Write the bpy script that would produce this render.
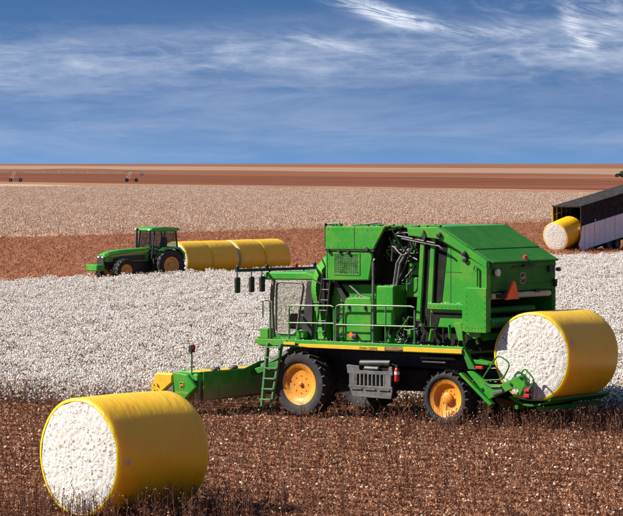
import bpy, bmesh, math, random
import numpy as np
from mathutils import Vector, Matrix
R = math.radians
for o in list(bpy.data.objects): bpy.data.objects.remove(o)
scene = bpy.context.scene
col = scene.collection

# ------------------------------------------------------------------ camera
FPX, CAMH, CX, CY, HOR = 3000.0, 7.0, 311.5, 258.0, 163.5      # photo is 623 x 516
PITCH = math.atan((CY - HOR) / FPX)
cam = bpy.data.cameras.new('camera'); camo = bpy.data.objects.new('camera', cam); col.objects.link(camo)
cam.sensor_fit = 'HORIZONTAL'; cam.sensor_width = 36.0; cam.lens = 36.0 * FPX / 623.0
cam.clip_start = 1.0; cam.clip_end = 200000.0
camo.location = (0, 0, CAMH); camo.rotation_euler = (R(90) - PITCH, 0, 0)
scene.camera = camo

# ------------------------------------------------------------------ node expressions
class NX:
    """tiny operator wrapper round shader math nodes"""
    def __init__(s, nt, sock): s.nt, s.s = nt, sock
    def _m(s, op, *a):
        n = s.nt.nodes.new('ShaderNodeMath'); n.operation = op
        for i, v in enumerate((s,) + a):
            if isinstance(v, NX): s.nt.links.new(v.s, n.inputs[i])
            else: n.inputs[i].default_value = v
        return NX(s.nt, n.outputs[0])
    def __add__(s, o): return s._m('ADD', o)
    __radd__ = __add__
    def __sub__(s, o): return s._m('SUBTRACT', o)
    def __mul__(s, o): return s._m('MULTIPLY', o)
    def __truediv__(s, o): return s._m('DIVIDE', o)
    def pw(s, o): return s._m('POWER', o)
    def clamp(s):
        r = s._m('ADD', 0.0); r.s.node.use_clamp = True; return r
    def maxi(s, o): return s._m('MAXIMUM', o)
    def exp(s): return s._m('EXPONENT')
    def sstep(s, a, b):
        n = s.nt.nodes.new('ShaderNodeMapRange'); n.interpolation_type = 'SMOOTHSTEP'
        s.nt.links.new(s.s, n.inputs[0]); n.inputs[1].default_value = a; n.inputs[2].default_value = b
        return NX(s.nt, n.outputs[0])
def comb(nt, x, y, z):
    n = nt.nodes.new('ShaderNodeCombineXYZ')
    for i, v in enumerate((x, y, z)):
        if isinstance(v, NX): nt.links.new(v.s, n.inputs[i])
        else: n.inputs[i].default_value = v
    return n.outputs[0]
def sep(nt, sock):
    n = nt.nodes.new('ShaderNodeSeparateXYZ'); nt.links.new(sock, n.inputs[0])
    return [NX(nt, n.outputs[i]) for i in range(3)]
def noise(nt, vec, scale, detail=4.0, rough=0.55, dist=0.0):
    n = nt.nodes.new('ShaderNodeTexNoise'); n.inputs['Scale'].default_value = scale
    n.inputs['Detail'].default_value = detail; n.inputs['Roughness'].default_value = rough
    n.inputs['Distortion'].default_value = dist
    if vec is not None: nt.links.new(vec, n.inputs['Vector'])
    return NX(nt, n.outputs[0])
def setin(nt, inp, v):
    if isinstance(v, NX): nt.links.new(v.s, inp)
    elif isinstance(v, bpy.types.NodeSocket): nt.links.new(v, inp)
    elif isinstance(v, (tuple, list)): inp.default_value = tuple(v) + (1.0,) * (4 - len(v))
    else: inp.default_value = v
def mixc(nt, fac, a, b, blend='MIX'):
    n = nt.nodes.new('ShaderNodeMix'); n.data_type = 'RGBA'; n.blend_type = blend
    setin(nt, n.inputs[0], fac); setin(nt, n.inputs[6], a); setin(nt, n.inputs[7], b)
    return n.outputs[2]

# ------------------------------------------------------------------ sky + sun
SUN_EL, SUN_AZ = R(39.5), R(-87.0)            # azimuth from +Y towards +X: the sun stands to the left
world = bpy.data.worlds.new('World'); scene.world = world; world.use_nodes = True
wt = world.node_tree; wt.nodes.clear()
world.cycles.sampling_method = 'MANUAL'; world.cycles.sample_map_resolution = 256
tc = wt.nodes.new('ShaderNodeTexCoord')
dx, dy, dz = sep(wt, tc.outputs['Generated'])
sky = wt.nodes.new('ShaderNodeTexSky'); sky.sky_type = 'NISHITA'; sky.sun_disc = False
sky.sun_elevation = SUN_EL; sky.sun_rotation = SUN_AZ % (2 * math.pi)
sky.air_density = 1.0; sky.dust_density = 0.3; sky.ozone_density = 4.0; sky.altitude = 900
zz = dz.maxi(0.0)
lift = zz * 0.8 + (zz * -34.0).exp() * -0.34 + 0.58          # the clear high-plains sky keeps its blue down to the horizon
wt.links.new(comb(wt, dx, dy, lift), sky.inputs[0])
az = dx / (dy._m('ABSOLUTE').maxi(0.05))
skyc = mixc(wt, 1.0, sky.outputs[0], (0.72, 1.02, 1.19), 'MULTIPLY')
# cirrus: long thin veils (az, elevation), drawn out sideways
pv = comb(wt, az * 7.0, zz * 60.0, 0.0)
veil = noise(wt, pv, 1.6, 6.0, 0.62, 0.5)
fine = noise(wt, comb(wt, az * 30.0 + zz * 60.0, zz * 170.0 - az * 20.0, 2.0), 1.0, 5.0, 0.62, 0.9)
rip = noise(wt, comb(wt, az * 110.0 + zz * 60.0, zz * 330.0, 5.0), 1.0, 4.0, 0.6, 0.7)
band1 = (((zz - 0.036 + az * -0.03) / 0.0100).pw(2.0) * -1.0).exp()
band2 = (((zz - 0.012) / 0.014).pw(2.0) * -1.0).exp()
body = (band1 * (0.06 + veil.sstep(0.34, 0.70) * 0.30 + fine.sstep(0.36, 0.80) * 0.24 + rip.sstep(0.42, 0.80) * 0.17)
        + band2 * (0.10 + veil.sstep(0.34, 0.70) * 0.17 + fine.sstep(0.40, 0.8) * 0.07))
def wisp(px, py, la, lc, deg, bend=0.0):
    """soft streak centred where photo pixel (px, py) looks, la long and lc wide, turned by deg"""
    da, de = az - (px - CX) / FPX, zz - (HOR - py) / FPX; c_, s_ = math.cos(R(deg)), math.sin(R(deg))
    u_ = da * c_ + de * s_; w_ = de * c_ - da * s_ - u_ * u_ * bend
    return ((u_ / la).pw(2.0) * -1.0 + (w_ / lc).pw(2.0) * -1.0).exp()
wsp = (wisp(372, 10, 0.018, 0.0028, -17, 3.0) * 1.1 + wisp(397, 20, 0.006, 0.0022, -5) * 0.9 + wisp(470, 33, 0.028, 0.0022, -3, 4.0) * 0.55
       + wisp(574, 28, 0.010, 0.0028, -62, 14.0) * 0.95 + wisp(588, 44, 0.009, 0.0022, 28) * 0.7 + wisp(328, 44, 0.013, 0.0018, -12) * 0.6
       + wisp(607, 15, 0.012, 0.0070, -30) * 0.35)
wfine = noise(wt, comb(wt, az * 90.0 + zz * 190.0, zz * 300.0 + az * 40.0, 9.0), 1.0, 6.0, 0.66, 1.6)
wsp = wsp * (wfine.sstep(0.34, 0.70) * 0.92 + 0.08)
right = az.sstep(0.02, 0.10)
rv = right * noise(wt, comb(wt, az * 60.0 + zz * 60.0, zz * 150.0, 3.0), 1.0, 6.0, 0.66, 1.2).sstep(0.42, 0.78) * zz.sstep(0.020, 0.040) * 0.28
high = zz.sstep(0.06, 0.2) * noise(wt, comb(wt, az * 6.0, zz * 14.0, 7.0), 1.0, 5.0, 0.6, 0.6).sstep(0.48, 0.8) * 0.35
cloud = (body * 0.95 + wsp * 0.95 + rv + high).clamp()
skyc = mixc(wt, cloud, skyc, (7.4, 8.0, 9.2))
bg = wt.nodes.new('ShaderNodeBackground'); bg.inputs['Strength'].default_value = 0.058
wo = wt.nodes.new('ShaderNodeOutputWorld')
wt.links.new(skyc, bg.inputs[0]); wt.links.new(bg.outputs[0], wo.inputs[0])

sd = bpy.data.lights.new('sun', 'SUN'); sd.energy = 5.0; sd.angle = R(0.53); sd.color = (1.0, 0.95, 0.86)
so = bpy.data.objects.new('sun', sd); col.objects.link(so)
SUNV = Vector((math.sin(SUN_AZ) * math.cos(SUN_EL), math.cos(SUN_AZ) * math.cos(SUN_EL), math.sin(SUN_EL)))
so.rotation_euler = SUNV.to_track_quat('Z', 'Y').to_euler(); so.location = (-40, 60, 60)

scene.view_settings.view_transform = 'Standard'; scene.view_settings.look = 'None'
scene.view_settings.gamma = 1.0; scene.view_settings.exposure = 0.88
scene.view_settings.use_curve_mapping = False
scene.render.resolution_x, scene.render.resolution_y = 1024, 848
scene.render.engine = 'CYCLES'
scene.cycles.max_bounces = 8; scene.cycles.diffuse_bounces = 2; scene.cycles.glossy_bounces = 2; scene.cycles.transparent_max_bounces = 12

# ------------------------------------------------------------------ photo pixel -> place on the ground
def ray(x, y):
    d = ((x - CX) / FPX, 1.0, -(y - CY) / FPX); c, s = math.cos(PITCH), math.sin(PITCH)
    return Vector((d[0], d[1] * c + d[2] * s, -d[1] * s + d[2] * c))
def gnd(x, y, z=0.0):
    d = ray(x, y); t = (z - CAMH) / d.z
    return Vector((0, 0, CAMH)) + d * t
A = R(37)                                      # the rows run at 37 degrees off the picture plane
HX, HY = -math.cos(A), math.sin(A)             # u: along the rows, the way the picker drives
VX, VY = math.sin(A), math.cos(A)              # v: across the rows, away from the camera
def uv(x, y): return x * HX + y * HY, x * VX + y * VY
def xy(u, v): return u * HX + v * VX, u * HY + v * VY

# ------------------------------------------------------------------ materials
MATS = {}
def mat(name, c, rough=0.5, metal=0.0, c2=None, nscale=3.0, lo=0.4, hi=0.65, bump=0.0, bscale=None, bdist=0.01,
        coat=0.0, c3=None, n3=40.0, amt3=0.3, stretch=(1, 1, 1), spec=0.5):
    m = bpy.data.materials.new(name); m.use_nodes = True; nt = m.node_tree
    b = nt.nodes['Principled BSDF']; tcn = nt.nodes.new('ShaderNodeTexCoord')
    mp = nt.nodes.new('ShaderNodeMapping'); mp.inputs['Scale'].default_value = stretch
    nt.links.new(tcn.outputs['Object'], mp.inputs[0]); vec = mp.outputs[0]
    colr = c
    if c2 is not None: colr = mixc(nt, noise(nt, vec, nscale, 6, 0.6).sstep(lo, hi), c, c2)
    if c3 is not None: colr = mixc(nt, noise(nt, vec, n3, 3, 0.6).sstep(0.52, 0.68) * amt3, colr, c3)
    setin(nt, b.inputs['Base Color'], colr)
    b.inputs['Roughness'].default_value = rough; b.inputs['Metallic'].default_value = metal
    b.inputs['Specular IOR Level'].default_value = spec
    if coat: b.inputs['Coat Weight'].default_value = coat; b.inputs['Coat Roughness'].default_value = 0.15
    if bump:
        bp = nt.nodes.new('ShaderNodeBump'); bp.inputs['Strength'].default_value = bump; bp.inputs['Distance'].default_value = bdist
        nt.links.new(noise(nt, vec, bscale or nscale * 4, 5, 0.6).s, bp.inputs['Height'])
        nt.links.new(bp.outputs[0], b.inputs['Normal'])
    MATS[name] = m
    return m
GREEN = mat('green_paint', (0.020, 0.270, 0.016), 0.36, c2=(0.075, 0.295, 0.020), nscale=1.3, c3=(0.27, 0.22, 0.12), n3=21, amt3=0.32, bump=0.08, bscale=5)
SHADEGREEN = mat('shaded_green_paint', (0.016, 0.175, 0.011), 0.60, spec=0.25, c2=(0.040, 0.195, 0.018), nscale=2.5, c3=(0.16, 0.13, 0.08), n3=30, amt3=0.18)  # darker copy of the green: shade on rear and roof painted in
RAILG = mat('rail_green_paint', (0.055, 0.20, 0.05), 0.5, c2=(0.14, 0.20, 0.10), nscale=6)
YELLOW = mat('yellow_paint', (0.78, 0.46, 0.012), 0.40, c2=(0.66, 0.40, 0.03), nscale=5, c3=(0.3, 0.2, 0.1), n3=30, amt3=0.2)
RIMY = mat('rim_yellow_paint', (0.76, 0.30, 0.010), 0.55, c2=(0.62, 0.235, 0.03), nscale=4, c3=(0.24, 0.12, 0.06), n3=18, amt3=0.40)
RIMT = mat('dusty_rim_paint', (0.62, 0.36, 0.07), 0.6, c2=(0.50, 0.30, 0.12), nscale=5)
BLACK = mat('black_steel', (0.012, 0.012, 0.012), 0.55, c2=(0.035, 0.030, 0.026), nscale=5)
RUBBER = mat('tyre_rubber', (0.018, 0.017, 0.017), 0.8, c2=(0.075, 0.050, 0.037), nscale=5, lo=0.48, hi=0.80, bump=0.2, bscale=30)
GREYP = mat('grey_plastic', (0.075, 0.077, 0.077), 0.55, c2=(0.15, 0.142, 0.13), nscale=5, c3=(0.30, 0.25, 0.2), n3=25, amt3=0.35)
STEEL = mat('bare_steel', (0.16, 0.155, 0.15), 0.55, 0.3, c2=(0.09, 0.085, 0.08), nscale=8)
SHADEBLK = mat('shade_dark_machinery', (0.009, 0.009, 0.008), 0.85, c2=(0.022, 0.018, 0.015), nscale=4, spec=0.2)  # near-black: shade inside bays and openings painted in, on dark machinery too
RED = mat('red_plastic', (0.55, 0.02, 0.012), 0.35)
LAMPR = mat('red_lens', (0.62, 0.03, 0.02), 0.2, coat=0.5)
ORANGE = mat('orange_reflector', (0.95, 0.16, 0.015), 0.45)
WHITE = mat('white_paint', (0.72, 0.72, 0.70), 0.45, c2=(0.6, 0.6, 0.58), nscale=6)
BUFF = mat('buff_film', (0.62, 0.50, 0.30), 0.5, c2=(0.70, 0.60, 0.42), nscale=6)
SEATM = mat('seat_fabric', (0.035, 0.03, 0.03), 0.8)
TRIM = mat('cab_trim', (0.17, 0.135, 0.115), 0.6, c2=(0.12, 0.10, 0.09), nscale=6)
PURPLE = mat('purple_tag', (0.36, 0.26, 0.60), 0.5, c2=(0.6, 0.55, 0.65), nscale=25)
RUST = mat('worn_primer', (0.25, 0.10, 0.035), 0.7, c2=(0.32, 0.16, 0.05), nscale=9)
ZINC = mat('galvanised_steel', (0.36, 0.34, 0.32), 0.6, 0.2)
PANELW = mat('pale_panel_paint', (0.88, 0.88, 0.87), 0.5, c2=(0.82, 0.81, 0.79), nscale=1.5, c3=(0.35, 0.28, 0.22), n3=9, amt3=0.25)
TARP = mat('dark_tarp', (0.022, 0.021, 0.022), 0.9, c2=(0.040, 0.036, 0.034), nscale=2, spec=0.1, c3=(0.12, 0.09, 0.07), n3=5, amt3=0.5)
TAN = mat('tan_steel', (0.42, 0.33, 0.10), 0.6, c2=(0.35, 0.26, 0.1), nscale=3)
# header paint with field dust caked on its lower half
def dusty():
    m = mat('dusty_green_paint', (0.016, 0.15, 0.014), 0.5); nt = m.node_tree; b = nt.nodes['Principled BSDF']
    tcn = nt.nodes.new('ShaderNodeTexCoord'); x, y, z = sep(nt, tcn.outputs['Object'])
    n = noise(nt, tcn.outputs['Object'], 3.0, 6, 0.65)
    f = (z * -1.0 + n * 0.70).sstep(-0.70, -0.05) * 0.75
    g = mixc(nt, n.sstep(0.4, 0.7), (0.020, 0.25, 0.016), (0.060, 0.31, 0.04))
    setin(nt, b.inputs['Base Color'], mixc(nt, f, g, (0.36, 0.21, 0.13)))
    return m
DUSTY = dusty()
def glassmat(name, tint, gl=0.12):
    m = bpy.data.materials.new(name); m.use_nodes = True; nt = m.node_tree; nt.nodes.clear()
    t = nt.nodes.new('ShaderNodeBsdfTransparent'); t.inputs[0].default_value = tint + (1,)
    g = nt.nodes.new('ShaderNodeBsdfGlossy'); g.inputs['Roughness'].default_value = 0.03
    lw = nt.nodes.new('ShaderNodeLayerWeight'); lw.inputs[0].default_value = 0.5
    mx = nt.nodes.new('ShaderNodeMixShader'); ou = nt.nodes.new('ShaderNodeOutputMaterial')
    nt.links.new((NX(nt, lw.outputs['Facing']).pw(5.0) * 0.7 + gl * 0.3).clamp().s, mx.inputs[0])
    nt.links.new(t.outputs[0], mx.inputs[1]); nt.links.new(g.outputs[0], mx.inputs[2]); nt.links.new(mx.outputs[0], ou.inputs[0])
    return m
GLASS = glassmat('cab_glass', (0.84, 0.86, 0.82))
DGLASS = glassmat('tinted_glass', (0.50, 0.55, 0.50))

# soils and crops
def soil(name, c, c2, c3, big=0.05, streak=(1, 1, 1), fleck=None, famt=0.5, fscale=6.0, rot=-(math.pi - A), mid=0.75, k9=9):
    m = bpy.data.materials.new(name); m.use_nodes = True; nt = m.node_tree; b = nt.nodes['Principled BSDF']
    ge = nt.nodes.new('ShaderNodeNewGeometry'); mp = nt.nodes.new('ShaderNodeMapping')
    mp.inputs['Rotation'].default_value = (0, 0, rot); mp.inputs['Scale'].default_value = streak
    nt.links.new(ge.outputs['Position'], mp.inputs[0]); v = mp.outputs[0]
    cc = mixc(nt, noise(nt, v, big, 5, 0.6).sstep(0.36, 0.64), c, c2)
    cc = mixc(nt, noise(nt, v, big * k9, 5, 0.65).sstep(0.42, 0.68) * mid, cc, c3)
    cc = mixc(nt, noise(nt, ge.outputs['Position'], 2.2, 4, 0.65).sstep(0.45, 0.7) * 0.5, cc, tuple(k * 0.62 for k in c))
    if fleck: cc = mixc(nt, noise(nt, ge.outputs['Position'], fscale, 3, 0.7).sstep(0.56, 0.66) * famt, cc, fleck)
    setin(nt, b.inputs['Base Color'], cc); b.inputs['Roughness'].default_value = 0.95
    b.inputs['Specular IOR Level'].default_value = 0.1
    bp = nt.nodes.new('ShaderNodeBump'); bp.inputs['Strength'].default_value = 0.6; bp.inputs['Distance'].default_value = 0.06
    nt.links.new(noise(nt, ge.outputs['Position'], 5.0, 6, 0.65).s, bp.inputs['Height']); nt.links.new(bp.outputs[0], b.inputs['Normal'])
    return m
SOIL = soil('red_brown_soil', (0.165, 0.066, 0.035), (0.195, 0.080, 0.043), (0.27, 0.135, 0.080), 0.12, fleck=(0.55, 0.45, 0.36), famt=0.5)
def instmat(name, ramp, rough=0.9, trans=0.0):
    """one colour per plant, picked from a short ramp by the instance's random number"""
    m = bpy.data.materials.new(name); m.use_nodes = True; nt = m.node_tree; b = nt.nodes['Principled BSDF']
    oi = nt.nodes.new('ShaderNodeObjectInfo'); ge = nt.nodes.new('ShaderNodeNewGeometry')
    cr = nt.nodes.new('ShaderNodeValToRGB'); els = cr.color_ramp.elements
    while len(els) < len(ramp): els.new(0.5)
    for i, c in enumerate(ramp):
        els[i].position = i / max(1, len(ramp) - 1); els[i].color = c + (1,)
    ri = NX(nt, ge.outputs['Random Per Island']) * 0.6 + NX(nt, oi.outputs['Random']) * 0.4
    nt.links.new(ri.s, cr.inputs[0]); nt.links.new(cr.outputs[0], b.inputs['Base Color'])
    b.inputs['Roughness'].default_value = rough; b.inputs['Specular IOR Level'].default_value = 0.15
    return m
STEMD = instmat('bare_stem', [(0.065, 0.029, 0.018), (0.13, 0.058, 0.035), (0.25, 0.125, 0.075)])
LEAFC = instmat('cotton_leaf', [(0.15, 0.090, 0.060), (0.28, 0.18, 0.125), (0.44, 0.33, 0.245)])
LEAFR = instmat('red_trash', [(0.20, 0.074, 0.037), (0.34, 0.14, 0.073), (0.52, 0.27, 0.16)])
PALEB = instmat('pale_lint_trash', [(0.38, 0.25, 0.17), (0.60, 0.45, 0.34), (0.80, 0.70, 0.59)])
LINT = instmat('cotton_lint', [(0.60, 0.52, 0.44), (0.80, 0.74, 0.67), (0.87, 0.83, 0.78)])
STALK = instmat('cotton_stalk', [(0.14, 0.055, 0.028), (0.29, 0.13, 0.068), (0.46, 0.25, 0.14)])
LEAFD = instmat('dry_leaf', [(0.20, 0.082, 0.043), (0.36, 0.165, 0.090), (0.55, 0.31, 0.185)])
PALE = instmat('pale_trash', [(0.55, 0.36, 0.22), (0.74, 0.55, 0.38), (0.88, 0.76, 0.60)])

# cotton face of a bale: matted lint, trash specks
def lintface():
    m = bpy.data.materials.new('pressed_lint'); m.use_nodes = True; nt = m.node_tree; b = nt.nodes['Principled BSDF']
    tcn = nt.nodes.new('ShaderNodeTexCoord'); v = tcn.outputs['Object']
    x_, y_, z_ = sep(nt, v); rr = (x_ * x_ + z_ * z_).pw(0.5); lay = ((rr * 46.0 + x_._m('ARCTAN2', z_) + noise(nt, v, 3.0, 4, 0.6) * 9.0)._m('SINE') + 1.0) * 0.5
    n1 = noise(nt, v, 9, 6, 0.7); n2 = noise(nt, v, 17, 3, 0.6, 0.4); n3 = noise(nt, v, 2.2, 3, 0.5)
    c = mixc(nt, n1.sstep(0.35, 0.7), (0.80, 0.77, 0.71), (0.66, 0.61, 0.53))
    c = mixc(nt, n2.sstep(0.595, 0.635) * n3.sstep(0.25, 0.55) * 0.9, c, (0.13, 0.085, 0.055))
    c = mixc(nt, lay.sstep(0.75, 1.0) * n1.sstep(0.4, 0.6) * 0.25, c, (0.45, 0.38, 0.30))
    setin(nt, b.inputs['Base Color'], c); b.inputs['Roughness'].default_value = 0.95; b.inputs['Specular IOR Level'].default_value = 0.1
    bp = nt.nodes.new('ShaderNodeBump'); bp.inputs['Strength'].default_value = 0.9; bp.inputs['Distance'].default_value = 0.05
    nt.links.new((n1 + n2 * 0.5 + lay * 0.10).s, bp.inputs['Height']); nt.links.new(bp.outputs[0], b.inputs['Normal'])
    return m
LFACE = lintface()
def wrapmat():
    m = bpy.data.materials.new('yellow_bale_wrap'); m.use_nodes = True; nt = m.node_tree; b = nt.nodes['Principled BSDF']
    tcn = nt.nodes.new('ShaderNodeTexCoord'); v = tcn.outputs['Object']
    x, y, z = sep(nt, v)                                     # axis of the bale is local y
    ang = x._m('ARCTAN2', z)
    c = mixc(nt, noise(nt, v, 1.6, 5, 0.6).sstep(0.35, 0.7), (0.95, 0.545, 0.014), (0.94, 0.48, 0.012))
    c = mixc(nt, noise(nt, v, 14, 4, 0.7).sstep(0.62, 0.75) * 0.22, c, (0.42, 0.24, 0.08))
    setin(nt, b.inputs['Base Color'], c)
    b.inputs['Roughness'].default_value = 0.36
    b.inputs['Subsurface Weight'].default_value = 0.85; b.inputs['Subsurface Radius'].default_value = (1.0, 0.75, 0.10); b.inputs['Subsurface Scale'].default_value = 0.40
    # drawn creases that run slantwise round the drum, strongest near one end
    w = noise(nt, comb(nt, (y * 3.2 + ang * 1.1), ang * 0.7 - y * 0.5, 0.0), 3.0, 5, 0.6, 0.3)
    w2 = noise(nt, comb(nt, y * 9.0 + ang * 3.0, ang * 1.2, 1.0), 2.0, 3, 0.6)
    bp = nt.nodes.new('ShaderNodeBump'); bp.inputs['Strength'].default_value = 0.55; bp.inputs['Distance'].default_value = 0.05
    nt.links.new((w + w2 * 0.35).s, bp.inputs['Height']); nt.links.new(bp.outputs[0], b.inputs['Normal'])
    return m
WRAP = wrapmat()

# ------------------------------------------------------------------ mesh helpers
class MB:
    def __init__(s): s.v, s.f = [], []
    def add(s, vs, fs):
        n = len(s.v); s.v += [tuple(p) for p in vs]; s.f += [tuple(i + n for i in f) for f in fs]; return s
    def box(s, a, b, M=None):
        (x0, y0, z0), (x1, y1, z1) = a, b
        x0, x1 = sorted((x0, x1)); y0, y1 = sorted((y0, y1)); z0, z1 = sorted((z0, z1))
        vs = [(x0, y0, z0), (x1, y0, z0), (x1, y1, z0), (x0, y1, z0), (x0, y0, z1), (x1, y0, z1), (x1, y1, z1), (x0, y1, z1)]
        if M is not None: vs = [M @ Vector(p) for p in vs]
        return s.add(vs, [(0, 3, 2, 1), (4, 5, 6, 7), (0, 1, 5, 4), (1, 2, 6, 5), (2, 3, 7, 6), (3, 0, 4, 7)])
    def prism(s, poly, y0, y1):
        """polygon in (x, z) pushed from y0 to y1"""
        y0, y1 = min(y0, y1), max(y0, y1)
        ar = sum(poly[i][0] * poly[(i + 1) % len(poly)][1] - poly[(i + 1) % len(poly)][0] * poly[i][1] for i in range(len(poly)))
        if ar < 0: poly = poly[::-1]
        n = len(poly)
        vs = [(p[0], y0, p[1]) for p in poly] + [(p[0], y1, p[1]) for p in poly]
        fs = [tuple(range(n)), tuple(range(2 * n - 1, n - 1, -1))]
        fs += [(i, i + n, (i + 1) % n + n, (i + 1) % n) for i in range(n)]
        return s.add(vs, fs)
    def prismx(s, poly, x0, x1):
        """polygon in (y, z) pushed from x0 to x1"""
        t = MB().prism([(p[0], p[1]) for p in poly], 0, 1)
        x0, x1 = min(x0, x1), max(x0, x1)
        return s.add([(x1 + (x0 - x1) * q[1], q[0], q[2]) for q in t.v], t.f)
    def tube(s, path, r, n=6, closed=False):
        path = [Vector(p) for p in path]; m = len(path); vs = []
        for i, p in enumerate(path):
            if closed: t = path[(i + 1) % m] - path[i - 1]
            else: t = path[min(i + 1, m - 1)] - path[max(i - 1, 0)]
            t.normalize(); up = Vector((0, 0, 1)) if abs(t.z) < 0.9 else Vector((1, 0, 0))
            a = t.cross(up).normalized(); b = a.cross(t); rr = r[i] if isinstance(r, (list, tuple)) else r
            vs += [p + (a * math.cos(2 * math.pi * k / n) + b * math.sin(2 * math.pi * k / n)) * rr for k in range(n)]
        fs = []
        for i in range(m if closed else m - 1):
            j = (i + 1) % m
            fs += [(i * n + k, i * n + (k + 1) % n, j * n + (k + 1) % n, j * n + k) for k in range(n)]
        if not closed: fs += [tuple(range(n - 1, -1, -1)), tuple((m - 1) * n + k for k in range(n))]
        return s.add(vs, fs)
    def lathe(s, prof, n=32, axis='y', c=(0, 0, 0), cap=True):
        """profile of (radius, along) turned round an axis through c"""
        vs = []
        for r, t in prof:
            for k in range(n):
                a = 2 * math.pi * k / n; p, q = r * math.cos(a), r * math.sin(a)
                w = {'y': (p, t, q), 'x': (t, p, q), 'z': (p, q, t)}[axis]
                vs.append((w[0] + c[0], w[1] + c[1], w[2] + c[2]))
        fs = []
        for i in range(len(prof) - 1):
            fs += [(i * n + k, i * n + (k + 1) % n, (i + 1) * n + (k + 1) % n, (i + 1) * n + k) for k in range(n)]
        if cap:
            fs += [tuple(range(n - 1, -1, -1)), tuple((len(prof) - 1) * n + k for k in range(n))]
        return s.add(vs, fs)
    def mesh(s, name, mats, smooth=False):
        me = bpy.data.meshes.new(name); me.from_pydata(s.v, [], s.f)
        for m in (mats if isinstance(mats, (list, tuple)) else [mats]): me.materials.append(m)
        bm = bmesh.new(); bm.from_mesh(me); bmesh.ops.recalc_face_normals(bm, faces=bm.faces); bm.to_mesh(me); bm.free()
        if smooth: me.polygons.foreach_set('use_smooth', [True] * len(me.polygons))
        me.update(); return me
    def build(s, name, mats, parent=None, smooth=False, bevel=0.0, loc=(0, 0, 0)):
        o = bpy.data.objects.new(name, s.mesh(name, mats, smooth)); col.objects.link(o); o.location = loc
        if parent is not None: o.parent = parent
        if bevel:
            b = o.modifiers.new('bevel', 'BEVEL'); b.width = bevel; b.segments = 1; b.limit_method = 'ANGLE'; b.angle_limit = R(40)
        if smooth: shade(o)
        return o
def shade(o, ang=40):
    me = o.data; me.polygons.foreach_set('use_smooth', [True] * len(me.polygons))
    bm = bmesh.new(); bm.from_mesh(me)
    for e in bm.edges:
        if len(e.link_faces) == 2 and e.calc_face_angle(0) > R(ang): e.smooth = False
    bm.to_mesh(me); bm.free()
def tag(o, label=None, cat=None, group=None, kind=None):
    if label: o['label'] = label
    if cat: o['category'] = cat
    if group: o['group'] = group
    if kind: o['kind'] = kind
    return o
def empty(name, loc, rz=0.0, rx=0.0):
    o = bpy.data.objects.new(name, None); col.objects.link(o); o.location = loc
    o.rotation_euler = (rx, 0, rz); o.empty_display_size = 0.3
    return o
def copy_tree(o, parent=None):
    c = o.copy(); col.objects.link(c); c.parent = parent
    if parent is not None: c.matrix_parent_inverse = o.matrix_parent_inverse.copy()
    for ch in list(o.children): copy_tree(ch, c)
    return c
def rounded(poly, r, k=4):
    out = []; n = len(poly)
    for i in range(n):
        p0, p1, p2 = Vector(poly[i - 1]), Vector(poly[i]), Vector(poly[(i + 1) % n])
        d0 = (p0 - p1); d2 = (p2 - p1); q = min(r, d0.length * 0.45, d2.length * 0.45)
        a = p1 + d0.normalized() * q; b = p1 + d2.normalized() * q
        for j in range(k + 1):
            t = j / k; out.append(a * (1 - t) ** 2 + p1 * 2 * t * (1 - t) + b * t * t)
    return out
def spline(pts, k=6):
    pts = [Vector(p) for p in pts]; out = []
    for i in range(len(pts) - 1):
        p0, p1, p2, p3 = pts[max(i - 1, 0)], pts[i], pts[i + 1], pts[min(i + 2, len(pts) - 1)]
        for j in range(k):
            t = j / k
            out.append(0.5 * ((2 * p1) + (p2 - p0) * t + (2 * p0 - 5 * p1 + 4 * p2 - p3) * t * t + (3 * p1 - p0 - 3 * p2 + p3) * t ** 3))
    return out + [pts[-1]]
def textmesh(txt, size):
    cu = bpy.data.curves.new('lettering', 'FONT'); cu.body = txt; cu.size = size
    to = bpy.data.objects.new('lettering', cu); col.objects.link(to)
    dg = bpy.context.evaluated_depsgraph_get(); me = bpy.data.meshes.new_from_object(to.evaluated_get(dg))
    vs = [tuple(v.co) for v in me.vertices]; fs = [tuple(p.vertices) for p in me.polygons]
    bpy.data.objects.remove(to); bpy.data.curves.remove(cu); bpy.data.meshes.remove(me)
    return vs, fs

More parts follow.
